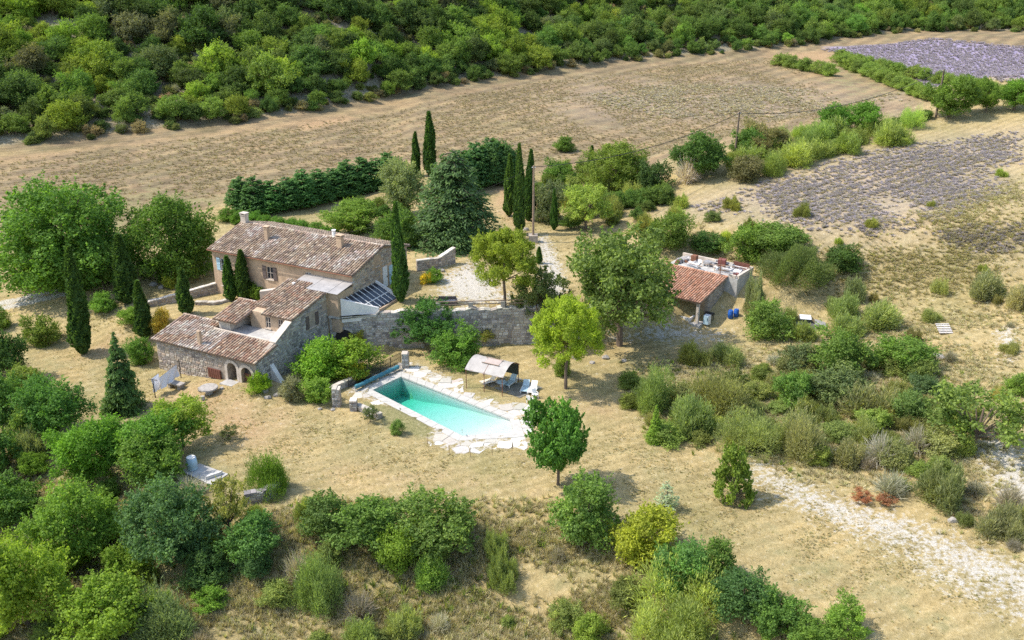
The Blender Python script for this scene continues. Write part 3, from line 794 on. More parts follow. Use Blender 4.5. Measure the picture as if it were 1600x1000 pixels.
def make_tuft(key, blades, wid, spread, hvar=0.5, mat='straw'):
    k = blades
    an = rng.uniform(0, math.tau, k); lean = rng.random(k) * spread; h = rng.uniform(1 - hvar, 1, k)
    b0 = np.stack([np.cos(an) * .12 * rng.random(k), np.sin(an) * .12 * rng.random(k), np.full(k, -.04)], 1)
    tip = b0 + np.stack([np.cos(an) * lean, np.sin(an) * lean, h * np.sqrt(np.clip(1 - lean ** 2 * .6, .1, 1))], 1)
    sd_ = np.stack([-np.sin(an), np.cos(an), np.zeros(k)], 1) * wid
    V = np.stack([b0 - sd_, b0 + sd_, tip], 1).reshape(-1, 3)
    me = np_mesh(key, V, np.arange(3 * k).reshape(k, 3), dict(lv=np.repeat(np.clip(rng.normal(.5, .22, k), 0, 1), 3)), [M[mat]])
    PROTO.setdefault(key, []).append((None, me))
for _ in range(3): make_tuft('grass', 22, 0.05, 0.7)
for _ in range(3): make_tuft('lavender', 34, 0.06, 0.75, 0.35)
for _ in range(2): make_tuft('weed', 26, 0.10, 0.8, 0.6, 'leaf')

# ------------------------------------------------------------------ planting
G_OAK = (0.075, 0.125, 0.028); G_DARK = (0.040, 0.078, 0.026); G_BRIGHT = (0.12, 0.185, 0.032); G_GREY = (0.115, 0.14, 0.075)
G_LIME = (0.20, 0.24, 0.035); G_CYP = (0.040, 0.082, 0.026); G_BROOM = (0.15, 0.17, 0.062); G_PINE = (0.14, 0.19, 0.032); G_CEDAR = (0.045, 0.085, 0.040)
def put(kind, loc, w, h, tint, label, cat, name, group=None, rot=None, variant=None, w2=None):
    protos = PROTO[kind]; tm, cm = protos[int(rng.integers(len(protos))) if variant is None else variant % len(protos)]
    sc = (w, w2 or w, h); rz = rng.uniform(0, math.tau) if rot is None else rot
    if tm is None:
        o = link(name, cm, loc); o.scale = sc; o.rotation_euler = (0, 0, rz); o['tint'] = [float(t) for t in tint]
        return tag(o, label, cat, group)
    root = empty(name, loc, label, cat, group); root.scale = sc; root.rotation_euler = (0, 0, rz)
    link('trunk', tm, (0, 0, 0), root)
    c = link('crown', cm, (0, 0, 0), root); c['tint'] = [float(t) for t in tint]
    return root
def jit(t, a=0.12):
    k = 1 + rng.normal(0, a); return tuple(max(0.005, v * k * (1 + rng.normal(0, min(.05, a * 0.4)))) for v in t)
def plant(kind, bb, tint, label, cat='tree', name='tree', group=None, stem=False, variant=None):
    """bb: outline x0,y0,x1,y1 the plant fills in the photograph; gives its place on the ground, width and height"""
    x0, y0, x1, y1 = bb; bx = (x0 + x1) / 2; wp = x1 - x0
    a = math.asin(min(0.9, -ray(bx, y1)[2] / np.linalg.norm(ray(bx, y1))))
    by = y1 if stem else y1 - 0.40 * wp * math.sin(a)
    p, t = survey(bx, by)
    w = wp * t / F_PX; V = (y1 - y0) * t / F_PX
    if stem: h = max(0.5 * w, (V - 0.22 * w * math.sin(a)) / math.cos(a))
    else: h = math.sqrt(max(V * V - (w * math.sin(a)) ** 2, (0.5 * w) ** 2)) / math.cos(a) * 0.84
    return put(kind, p, w, h, tint, label, cat, name, group, variant=variant)

def scatter(name, kind, P, size, hgt, tints, label, cat, kindtag='stuff'):
    """one uncountable mass: geometry-node instances of a prototype on points"""
    k = len(P)
    me = bpy.data.meshes.new(name); me.vertices.add(k); me.vertices.foreach_set('co', np.asarray(P, np.float32).ravel())
    def at(nm, ty, dat, key='value'):
        a = me.attributes.new(nm, ty, 'POINT'); a.data.foreach_set(key, np.asarray(dat).ravel())
    at('rz', 'FLOAT_VECTOR', np.stack([np.zeros(k), np.zeros(k), rng.uniform(0, math.tau, k)], 1).astype(np.float32), 'vector')
    at('sc', 'FLOAT_VECTOR', np.stack([size, size, hgt], 1).astype(np.float32), 'vector')
    at('tint', 'FLOAT_COLOR', np.concatenate([tints, np.ones((k, 1))], 1).astype(np.float32), 'color')
    at('pick', 'INT', rng.integers(0, len(PROTO[kind]), k).astype(np.int32))
    o = link(name, me)
    ng = bpy.data.node_groups.new(name, 'GeometryNodeTree')
    ng.interface.new_socket('Geometry', in_out='INPUT', socket_type='NodeSocketGeometry'); ng.interface.new_socket('Geometry', in_out='OUTPUT', socket_type='NodeSocketGeometry')
    nn, ll = ng.nodes, ng.links
    gi = nn.new('NodeGroupInput'); go = nn.new('NodeGroupOutput'); m2p = nn.new('GeometryNodeMeshToPoints'); iop = nn.new('GeometryNodeInstanceOnPoints')
    ci = nn.new('GeometryNodeCollectionInfo')
    key = 'proto_' + kind
    pc = bpy.data.collections.get(key)
    if pc is None:
        pc = bpy.data.collections.new(key)
        for j, (tm, cm) in enumerate(PROTO[kind]): pc.objects.link(bpy.data.objects.new('%s_form_%d' % (kind, j), cm))
    ci.inputs['Collection'].default_value = pc; ci.inputs['Separate Children'].default_value = True; ci.inputs['Reset Children'].default_value = True
    def na(nm, ty):
        q = nn.new('GeometryNodeInputNamedAttribute'); q.data_type = ty; q.inputs['Name'].default_value = nm; return q.outputs[0]
    ll.new(gi.outputs[0], m2p.inputs['Mesh']); ll.new(m2p.outputs[0], iop.inputs['Points']); ll.new(ci.outputs[0], iop.inputs['Instance'])
    iop.inputs['Pick Instance'].default_value = True
    ll.new(na('pick', 'INT'), iop.inputs['Instance Index']); ll.new(na('rz', 'FLOAT_VECTOR'), iop.inputs['Rotation']); ll.new(na('sc', 'FLOAT_VECTOR'), iop.inputs['Scale'])
    ll.new(iop.outputs[0], go.inputs[0])
    md = o.modifiers.new('scatter', 'NODES'); md.node_group = ng
    return tag(o, label, cat, None, kindtag)
def rand_in(poly, k):
    xs = [p[0] for p in poly]; ys = [p[1] for p in poly]
    out = np.zeros((0, 2))
    while len(out) < k:
        q = np.stack([rng.uniform(min(xs), max(xs), 4 * k), rng.uniform(min(ys), max(ys), 4 * k)], 1)
        out = np.concatenate([out, q[inside(poly, q[:, 0], q[:, 1])]])
    return out[:k]
def spaced(poly, dmin, tries=4000, avoid=()):
    q = rand_in(poly, tries); keep = []
    cell = {}
    for x, y in q:
        cx, cy = int(x // dmin), int(y // dmin)
        if any((x - u) ** 2 + (y - v) ** 2 < dmin * dmin for a in (-1, 0, 1) for b_ in (-1, 0, 1) for u, v in cell.get((cx + a, cy + b_), ())): continue
        cell.setdefault((cx, cy), []).append((x, y)); keep.append((x, y))
    return np.array(keep)

# ------------------------------------------------------------------ buildings
def cut(o, cutters):
    """open doorways and windows in a wall body"""
    tmp = []
    for mb in cutters:
        c = bpy.data.objects.new('cutter', mb.mesh('cutter', None, origin_of(o))); C.objects.link(c); c.location = origin_of(o); tmp.append(c)
        md = o.modifiers.new('cut', 'BOOLEAN'); md.operation = 'DIFFERENCE'; md.object = c; md.solver = 'EXACT'
    bpy.context.view_layer.update()
    dg = bpy.context.evaluated_depsgraph_get()
    me = bpy.data.meshes.new_from_object(o.evaluated_get(dg))
    o.modifiers.clear(); o.data = me
    for c in tmp: bpy.data.objects.remove(c, do_unlink=True)
def arch_pts(c0, c1, zb, zs, k=8):
    """outline in (u, z): straight to zs then a half-round"""
    r = (c1 - c0) / 2; m_ = (c0 + c1) / 2
    return [(c0, zb), (c1, zb)] + [(m_ + r * math.cos(a), zs + r * math.sin(a)) for a in np.linspace(0, math.pi, k)]
def window(root, fr, face, a, b_, z0, z1, shutters=True, frame='white_paint', shut='shutter', arched=False, shw=None):
    """face ('r' or 's', value, outward sign): window between a and b_ on that wall; frame, mullions, pane, shutters"""
    ax, val, sg = face
    P = (lambda u, d, z: fr(u, val + sg * d, z)) if ax == 's' else (lambda u, d, z: fr(val + sg * d, u, z))
    def bx(mb, u0, u1, d0, d1, y0, y1): return mb.prism([P(u0, d0, y0), P(u1, d0, y0), P(u1, d1, y0), P(u0, d1, y0)], (0, 0, y1 - y0))
    t = 0.07; mb = MB()
    bx(mb, a, a + t, -0.16, -0.07, z0, z1); bx(mb, b_ - t, b_, -0.16, -0.07, z0, z1); bx(mb, a + t, b_ - t, -0.16, -0.07, z1 - t, z1); bx(mb, a + t, b_ - t, -0.16, -0.07, z0, z0 + t)
    m_ = (a + b_) / 2; bx(mb, m_ - .035, m_ + .035, -0.15, -0.08, z0 + t, z1 - t); bx(mb, a + t, m_ - .035, -0.145, -0.085, (z0 + z1) / 2 - .02, (z0 + z1) / 2 + .02); bx(mb, m_ + .035, b_ - t, -0.145, -0.085, (z0 + z1) / 2 - .02, (z0 + z1) / 2 + .02)
    w = part(root, 'window', mb, M[frame])
    part(w, 'pane', bx(MB(), a + .03, b_ - .03, -0.20, -0.17, z0 + .03, z1 - .03), M['glass'])
    part(w, 'sill', bx(MB(), a - .1, b_ + .1, -0.05, 0.13, z0 - .10, z0 - .003), M['plaster_pale'])
    if shutters:
        sw = shw or (b_ - a) / 2 + 0.03
        for u0 in (a - sw - .02, b_ + .02):
            mb = MB(); bx(mb, u0, u0 + sw, 0.03, 0.075, z0 - .02, z1 + .02)
            for q in range(5):
                zz = z0 + .08 + (z1 - z0 - .16) * q / 4
                bx(mb, u0 + .03, u0 + sw - .03, 0.076, 0.092, zz - .025, zz + .025)
            part(w, 'shutter', mb, M[shut])
    return w
def opening(fr, face, a, b_, z0, z1, depth=0.34, arch=False):
    ax, val, sg = face
    P = (lambda u, d, z: fr(u, val + sg * d, z)) if ax == 's' else (lambda u, d, z: fr(val + sg * d, u, z))
    pts = arch_pts(a, b_, z0, z1) if arch else [(a, z0), (b_, z0), (b_, z1), (a, z1)]
    f0 = [P(u, 0.4, z) for u, z in pts]; f1 = P(0, -depth, 0) - P(0, 0.4, 0)
    return MB().prism(f0, f1)
def roof(root, fr, r0, r1, s0, z0, s1, z1, cols, over=0.25, mask=None, th=0.14, sp=0.34, patch=None, name='roof', tl=0.44):
    """one pitch from eave s0,z0 up to s1,z1 : board slab plus its tiles"""
    a, b_, c, d = fr(r0, s0, z0), fr(r1, s0, z0), fr(r1, s1, z1), fr(r0, s1, z1)
    U = (b_ - a).normalized(); V = (d - a).normalized(); Nn = U.cross(V)
    if Nn.z < 0: Nn = -Nn
    mb = MB()
    if mask is None: mb.prism([a, b_, c, d], -Nn * th)
    else:
        for poly in mask['slabs']:
            mb.prism([fr(r_, s_, z0 + (z1 - z0) * (s_ - s0) / (s1 - s0)) for r_, s_ in poly], -Nn * th)
    rf = part(root, name, mb, M['underroof'])
    run = (d - a).length; k = run / (s1 - s0)
    tm = MB(); tiles(tm, a + Nn * 0.005, U, V, (b_ - a).length, run, cols, sp, tl,
                     (lambda u, v: mask['keep'](r0 + u, s0 + v / k)) if mask else None, patch)
    part(rf, 'tiles', tm, M['tile'], kind='stuff')
    return rf
def ridge_tiles(rf, a, b_, cols, rad=0.14):
    a = Vector(a); b_ = Vector(b_); L = (b_ - a).length; k = int(L / 0.45); d = (b_ - a) / k; U = Vector((-d.y, d.x, 0)).normalized()
    mb = MB()
    for i in range(k):
        p = a + d * i; q = p + d * 1.12; c = pal(cols, .12); j = len(mb.v)
        for (w, rr, lf) in ((p, rad * 1.1, .02), (q, rad * .92, .0)):
            for an in (0, 45, 90, 135, 180):
                an = math.radians(an); mb.v.append(tuple(w + U * math.cos(an) * rr + Vector((0, 0, math.sin(an) * rr * .8 + lf))))
        for h_ in range(4): mb.f.append((j + h_, j + h_ + 1, j + 6 + h_, j + 5 + h_))
        mb.c += [c] * 10
    part(rf, 'ridge_tiles', mb, M['tile'], kind='stuff')
def chimney(rf, p, w, d, z0, z1, mat='plaster_pale', cap=True):
    mb = MB(); fr = Frame((p.x, p.y))
    fr.box(mb, -w / 2, w / 2, -d / 2, d / 2, z0, z1)
    if cap:
        fr.box(mb, -w / 2 - .06, w / 2 + .06, -d / 2 - .06, d / 2 + .06, z1 + .003, z1 + .08)
        for a in (-1, 1): fr.box(mb, a * (w / 2 - .06) - .05, a * (w / 2 - .06) + .05, -d / 2, d / 2, z1 + .083, z1 + .24)
        fr.box(mb, -w / 2 - .1, w / 2 + .1, -d / 2 - .1, d / 2 + .1, z1 + .243, z1 + .31)
    return part(rf, 'chimney', mb, M[mat])
def pick(fr, px, py, z0, k, s0=0.0):
    """place on a roof pitch z = z0 + k (s - s0) seen at px, py"""
    z = z0
    for _ in range(60):
        p = level(px, py, z); q = p - fr.o; s = q.x * N2.x + q.y * N2.y; z = 0.6 * z + 0.4 * (z0 + k * (s - s0))
    return p

FA = Frame((-17.6, 103.5)); FB = Frame((-25.77, 91.08))
PALE_T = [(0.47, 0.39, 0.31), (0.41, 0.31, 0.24), (0.52, 0.45, 0.37), (0.34, 0.25, 0.195), (0.38, 0.28, 0.215)]
# --- long farmhouse
A_ = empty('farmhouse', FA(10, 6, 3.0), 'long two-storey ochre farmhouse with old tiled roof beside the plane trees', 'house')
prof = [(0.3, 1.0), (0.3, 8.32), (6.2, 9.98), (11.3, 8.75), (11.3, 1.0)]
mb = MB().prism([FA(20.6, s_, z_) for s_, z_ in prof], FA(0.2, 0, 0) - FA(20.6, 0, 0))
wallA = part(A_, 'wall', mb, M['plaster'])
fa = ('s', 0.3, -1); ga = ('r', 0.2, -1)
cut(wallA, [opening(FA, fa, 18.4, 19.4, 5.9, 7.4), opening(FA, fa, 11.4, 12.4, 5.95, 7.5), opening(FA, fa, 5.9, 6.7, 6.7, 7.7), opening(FA, fa, 18.9, 19.5, 4.0, 4.9),
            opening(FA, ga, 4.75, 5.45, 7.95, 9.15), opening(FA, ga, 6.1, 7.0, 5.0, 7.5), opening(FA, ga, 7.4, 8.2, 5.0, 7.3)])
window(A_, FA, fa, 18.4, 19.4, 5.9, 7.4, True, 'white_paint', 'blue_paint'); window(A_, FA, fa, 11.4, 12.4, 5.95, 7.5, True, 'plaster_pale', 'shutter')
window(A_, FA, fa, 5.9, 6.7, 6.7, 7.7, False); window(A_, FA, fa, 18.9, 19.5, 4.0, 4.9, False)
window(A_, FA, ga, 4.75, 5.45, 7.95, 9.15, False)
dr = part(A_, 'door', FA.box(MB(), 0.12, 0.2, 6.12, 6.98, 5.0, 7.48), M['white_paint']); part(dr, 'handle', FA.box(MB(), 0.05, 0.12, 6.85, 6.9, 6.1, 6.25), M['iron'])
dr = part(A_, 'door', FA.box(MB(), 0.14, 0.22, 7.42, 8.18, 5.0, 7.28), M['blue_paint']); part(dr, 'handle', FA.box(MB(), 0.07, 0.14, 7.48, 7.53, 6.1, 6.25), M['iron'])
sm = MB(); gz = lambda u: (8.3 + 1.68 * (u / 5.9) if u < 5.9 else 9.98 - 1.23 * (u - 5.9) / 5.1) - .05
stones(sm, FA(0.2, 0.3, 0), N2, 11.0, lambda u: 4.0, gz, E2, STONES, 0.5, 0.28, lambda u, z: any(a - .06 < u + .3 < b_ + .06 and c < z < d for a, b_, c, d in ((4.7, 5.5, 7.9, 9.2), (6.05, 7.05, 4, 7.55), (7.35, 8.25, 4, 7.35))))
part(A_, 'gable_stones', sm, M['stone'], kind='stuff')
patchA = lambda u, v: TILES_OLD if (vnoise(u, v, 2.2, 9) < 0.35) else PALE_T
rf = roof(A_, FA, -0.15, 20.95, -0.1, 8.42, 6.2, 10.16, TILES_OLD, patch=patchA)
ridge_tiles(rf, FA(-0.15, 6.2, 10.17), FA(20.95, 6.2, 10.17), PALE_T)
chimney(rf, pick(FA, 418, 374, 8.45, .274), 0.5, 0.5, 8.8, 10.8, 'plaster'); chimney(rf, FA(20.3, 6.1, 0), 0.75, 0.6, 8.8, 11.1); chimney(rf, pick(FA, 532, 386, 8.45, .274), 0.7, 0.55, 8.8, 10.9, 'plaster')
c1 = FA(7.2, 6.6, 0); part(rf, 'vent', MB().tube([(c1.x, c1.y, 9.9), (c1.x, c1.y, 10.7), (c1.x, c1.y, 10.9)], [.24, .2, .28], 10), M['white_paint'])
roof(A_, FA, -0.15, 20.95, 11.6, 8.65, 6.2, 10.16, TILES_OLD, name='roof')
g = MB(); g.tube([FA(-.1, -.2, 8.36), FA(20.9, -.2, 8.36)], .06, 6); part(A_, 'gutter', g, M['rust'])
# annex with sheet roof in front of the gable end
mb = MB(); FA.box(mb, 0.21, 6.0, -2.5, 0.28, 2.5, 7.05); wx = part(A_, 'annex_wall', mb, M['plaster'])
cut(wx, [opening(FA, ('r', 0.21, -1), -0.55, 0.05, 6.0, 6.95, 0.5)])
ax_ = MB()
for i in range(5):
    a0 = 0.0 + i * 1.3; a1 = a0 + 1.36; zz = 7.12 + 0.025 * (i % 2)
    ax_.prism([FA(a0, -2.8, zz), FA(a1, -2.8, zz), FA(a1, 0.45, zz + .42), FA(a0, 0.45, zz + .42)], (0, 0, 0.02))
part(A_, 'sheet_roof', ax_, M['galv'])
mb = MB(); FA.box(mb, 6.02, 6.3, -2.6, -2.3, 4.5, 7.4); part(A_, 'pillar', mb, M['white_wall'])
mb = MB(); mb.prism([FA(6.3, -1.2, 5.6), FA(10.2, -3.6, 5.0), FA(10.5, -3.1, 5.0), FA(6.6, -.7, 5.6)], (0, 0, 1.0)); part(A_, 'stair_parapet', mb, M['plaster_pale'])
# glazed lean-to on the gable
gt, gb = (0.12, 6.2), (-2.75, 4.78)
def gpt(s_, t, dz=0): return FA(gt[0] + (gb[0] - gt[0]) * t, s_, gt[1] + (gb[1] - gt[1]) * t + dz)
def sl(t): return -1.85 + 2.6 * t                                  # skew left edge, along the retaining wall
lean = empty('glazed_lean_to', FA(-1.4, 1.6, 4.6), 'lean-to roof of dark glass panes with pale bars against the farmhouse gable', 'glass roof')
def clip_left(P):
    out = []
    for (s0, t0), (s1, t1) in zip(P, P[1:] + P[:1]):
        d0, d1 = s0 - sl(t0) - .05, s1 - sl(t1) - .05
        if d0 >= 0: out.append((s0, t0))
        if (d0 < 0) != (d1 < 0): f = d0 / (d0 - d1); out.append((s0 + (s1 - s0) * f, t0 + (t1 - t0) * f))
    return out
SW = (4.45 + 1.85) / 8
for i in range(8):
    for t0, t1 in ((0.0, 0.62), (0.62, 1.0)):
        u0, u1 = -1.85 + SW * i + .03, -1.85 + SW * (i + 1) - .03
        q = clip_left([(u0, t0 + .012), (u1, t0 + .012), (u1, t1 - .012), (u0, t1 - .012)])
        if len(q) > 2: part(lean, 'pane', MB().prism([gpt(*v) for v in q], (0, 0, .02)), M['glass'])
for i in range(1, 9):
    u = -1.85 + SW * i; tm_ = min(1, (u + 1.85) / 2.6)
    part(lean, 'glazing_bar', MB().prism([gpt(u - .035, 0, .03), gpt(u + .035, 0, .03), gpt(u + .035, tm_, .03), gpt(u - .035, tm_, .03)], (0, 0, .05)), M['white_paint'])
part(lean, 'glazing_bar', MB().prism([gpt(sl(.62), .61, .035), gpt(4.45, .61, .035), gpt(4.45, .63, .035), gpt(sl(.62), .63, .035)], (0, 0, .055)), M['white_paint'])
part(lean, 'front_wall', FA.box(MB(), -2.95, -2.72, .8, 4.6, 3.8, 4.74), M['plaster'])
part(lean, 'side_wall', MB().prism([FA(0.15, 4.5, 3.8), FA(-2.95, 4.62, 3.8), FA(-2.95, 4.62, 4.95), FA(-1.2, 4.56, 5.8), FA(0.15, 4.5, 6.4)], N2 * 0.24), M['white_wall'])
part(lean, 'side_wall', MB().prism([FA(0.15, -1.9, 3.6), FA(-2.9, .78, 3.6), FA(-2.9, .78, 4.98), FA(0.15, -1.9, 6.36)], -N2 * 0.22), M['white_wall'])
slab = thing('terrace_slab', MB().prism([FA(1.45, -2.75, 4.1), FA(-2.9, .05, 4.1), FA(-2.9, .54, 4.1), FA(0.2, -2.13, 4.1), FA(0.2, -2.52, 4.1), FA(1.45, -2.52, 4.1)], (0, 0, .27)), M['concrete'], FA(0, -2, 4.3), 'bare concrete terrace slab between retaining wall and white side wall', 'slab', kind='thing')

# --- lower house
B_ = empty('stone_cottage', FB(6, 5, 0.5), 'lower stone house with three stepped tile roofs and two front arches', 'house')
fb = ('s', 0.3, -1); gb_ = ('r', 0.15, -1)
mb = MB().prism([FB(13.8, s_, z_) for s_, z_ in ((0.3, -1.6), (0.3, 3.35), (4.85, 4.33), (4.85, -1.6))], FB(8.55, 0, 0) - FB(13.8, 0, 0))
part(B_, 'wall', mb, M['mortar'])
mb = MB().prism([FB(8.547, s_, z_) for s_, z_ in ((0.3, -1.6), (0.3, 3.35), (3.75, 4.09), (3.75, -1.6))], FB(0.15, 0, 0) - FB(8.547, 0, 0))
wb = part(B_, 'wall', mb, M['mortar'])
A1, A2 = (2.75, 4.0), (0.75, 2.15)
cut(wb, [opening(FB, fb, *A1, 0.4, 2.15, 1.6, True), opening(FB, fb, *A2, 0.4, 1.95, 0.7, True)])
sm = MB()
def skipB(u, z):
    r_ = 13.8 - u
    return (0.35 < r_ < 4.45 and z < 3.25) or (4.85 < r_ < 6.75 and z < 1.75)
stones(sm, FB(13.8, 0.3, 0), E2, 13.65, lambda u: -1.0, lambda u: 3.3, -N2, STONES, 0.42, 0.24, skipB)
part(B_, 'front_stones', sm, M['stone'], kind='stuff')
# dressed plaster round the arches
for (a0, a1), zs in ((A1, 2.15), (A2, 1.95)):
    inn = arch_pts(a0, a1, 0.4, zs, 10); out = arch_pts(a0 - .32, a1 + .32, 0.4, zs, 10)
    mb = MB(); order = lambda q: [q[0]] + q[:1:-1] + [q[1]]
    i_, o_ = order(inn), order(out)
    for k in range(len(i_) - 1):
        mb.prism([FB(i_[k][0], .28, i_[k][1]), FB(i_[k + 1][0], .28, i_[k + 1][1]), FB(o_[k + 1][0], .28, o_[k + 1][1]), FB(o_[k][0], .28, o_[k][1])], -N2 * 0.1)
    part(B_, 'arch_surround', mb, M['plaster_pale'])
d2 = part(B_, 'door', FB.box(MB(), 0.78, 2.12, 0.62, 0.7, 0.4, 1.75), M['brown_paint'])
part(d2, 'fanlight', MB().prism([FB(u, .66, z) for u, z in arch_pts(0.95, 2.0, 1.78, 1.95)], N2 * .03), M['glass'])
mb = MB(); FB.box(mb, 4.95, 6.65, 0.12, 0.24, 0.55, 1.6)
for q in range(6): FB.box(mb, 5.0 + q * .275, 5.22 + q * .275, 0.09, 0.118, 0.6, 1.55)
part(B_, 'cellar_shutter', mb, M['brown_paint'])
mb = MB(); FB.box(mb, 2.6, 4.2, -0.9, 0.28, -0.2, 0.78); part(B_, 'door_step', mb, M['concrete'])
# wall facing the pool, with its raking top
topB = lambda u: float(np.interp(u, [0, 3.2, 3.7, 6.0, 11.6, 12.2], [3.45, 4.45, 4.75, 5.9, 6.95, 6.95]))
mb = MB().prism([FB(0.15, s_, z_) for s_, z_ in ((0.31, -1.6), (0.31, 3.4), (3.2, 4.4), (6.0, 5.75), (11.6, 6.9), (12.2, 6.9), (12.2, -1.6))], FB(0.65, 0, 0) - FB(0.15, 0, 0))
wr = part(B_, 'side_wall', mb, M['mortar'])
cut(wr, [opening(FB, gb_, 9.0, 10.05, 4.0, 5.4, 0.42), opening(FB, gb_, 11.5, 11.95, 5.3, 6.1, 0.42)])
sm = MB(); stones(sm, FB(0.15, 0.31, 0), N2, 11.9, lambda u: -1.0, lambda u: topB(u + .31) - .06, E2, GREYST, 0.44, 0.25, lambda u, z: (8.6 < u < 9.85 and 3.9 < z < 5.5) or (11.1 < u < 11.75 and 5.2 < z < 6.2))
part(B_, 'side_stones', sm, M['stone'], kind='stuff')
window(B_, FB, gb_, 9.0, 10.05, 4.0, 5.4, True, 'white_paint', 'shutter')
mb = MB().prism([FB(-.05, 3.25, 4.46), FB(.8, 3.25, 4.46), FB(.8, 6.1, 5.82), FB(-.05, 6.1, 5.82)], (0, 0, .1)); part(B_, 'coping', mb, M['plaster_pale'])
# middle building
mb = MB().prism([FB(5.9, s_, z_) for s_, z_ in ((6.4, 2.0), (6.4, 5.95), (12.3, 7.05), (12.3, 2.0))], FB(0.66, 0, 0) - FB(5.9, 0, 0))
wm = part(B_, 'upper_wall', mb, M['plaster'])
fm = ('s', 6.4, -1)
cut(wm, [opening(FB, fm, 1.5, 2.2, 4.4, 5.6, 0.4), opening(FB, fm, 3.2, 3.9, 4.3, 5.6, 0.4)])
window(B_, FB, fm, 1.5, 2.2, 4.4, 5.6, False, 'plaster_pale'); window(B_, FB, fm, 3.2, 3.9, 4.3, 5.6, False, 'plaster_pale')
kz = (7.35 - 6.05) / (13.2 - 6.0)
keep_m = lambda r_, s_: not (r_ > 4.0 and s_ < 7.2) and not (r_ < 2.6 and s_ > 11.9)
rf = roof(B_, FB, -0.1, 6.1, 5.95, 6.02, 13.2, 7.34, TILES_RED, mask=dict(keep=keep_m, slabs=[[(-.1, 5.95), (4.0, 5.95), (4.0, 7.2), (-.1, 7.2)], [(-.1, 7.2), (6.1, 7.2), (6.1, 11.9), (-.1, 11.9)], [(2.6, 11.9), (6.1, 11.9), (6.1, 13.2), (2.6, 13.2)]]), patch=lambda u, v: TILES_OLD if vnoise(u, v, 1.5, 11) > 0 else TILES_RED)
mb = MB(); FB.box(mb, 5.3, 5.9, 12.0, 13.0, 2.0, 7.0); FB.box(mb, 2.7, 3.0, 12.0, 13.0, 2.0, 7.0); part(B_, 'back_pier', mb, M['plaster'])
mb = MB().prism([FB(-.1, 12.0, 6.98), FB(2.5, 12.9, 7.15), FB(2.5, 13.3, 7.15), FB(-.1, 12.4, 6.98)], (0, 0, .12)); part(B_, 'coping', mb, M['plaster_pale'])
mb = MB(); FB.box(mb, 0.15, 0.7, 12.21, 12.9, 2.0, 6.9); part(B_, 'back_wall', mb, M['plaster'])
# small pavilion roof
mb = MB().prism([FB(8.5, s_, z_) for s_, z_ in ((4.3, 2.0), (4.3, 5.35), (7.9, 6.08), (7.9, 2.0))], FB(6.9, 0, 0) - FB(8.5, 0, 0)); part(B_, 'pavilion_wall', mb, M['plaster_pale'])
mb = MB(); FB.box(mb, 5.91, 6.89, 7.3, 7.6, 2.0, 6.0); part(B_, 'pavilion_wall', mb, M['plaster'])
rf = roof(B_, FB, 5.55, 8.85, 3.8, 5.36, 8.1, 6.24, TILES_RED)
ridge_tiles(rf, FB(5.55, 8.1, 6.25), FB(8.85, 8.1, 6.25), PALE_T, .12)
mb = MB(); FB.box(mb, 0.66, 6.89, 3.76, 6.39, 2.0, 4.12); part(B_, 'roof_terrace', mb, M['concrete'])
mb = MB(); FB.box(mb, 0.9, 8.6, 3.55, 3.76, 4.0, 4.42); part(B_, 'coping', mb, M['plaster_pale'])
keep_f = lambda r_, s_: s_ < (4.9 if r_ > 8.5 else 3.5)
patB = lambda u, v: PALE_T if (u > 6.3 and vnoise(u, v, 1.6, 13) > -0.3) else TILES_RED
rf = roof(B_, FB, -0.1, 14.1, -0.12, 3.47, 4.95, 4.53, TILES_RED, mask=dict(keep=keep_f, slabs=[[(-.1, -.12), (8.55, -.12), (8.55, 3.54), (-.1, 3.54)], [(8.55, -.12), (14.1, -.12), (14.1, 4.95), (8.55, 4.95)]]), patch=patB)
ridge_tiles(rf, FB(8.6, 4.95, 4.55), FB(14.1, 4.95, 4.55), PALE_T)
chimney(rf, pick(FB, 313, 538, 3.5, .21), 0.36, 0.36, 3.5, 5.2, 'plaster', False)
pp = pick(FB, 318, 520, 3.5, .21); part(rf, 'aerial', MB().tube([(pp.x, pp.y, 3.9), (pp.x, pp.y, 6.0)], .025, 5).tube([(pp.x - .4, pp.y, 5.9), (pp.x + .4, pp.y, 5.9)], .015, 4), M['iron'])
mb = MB().prism([FB(0.14, 2.3, -.6), FB(0.14, 2.3, 2.4), FB(-1.9, 2.3, -.6)], N2 * .55); part(B_, 'buttress', mb, M['white_wall'])

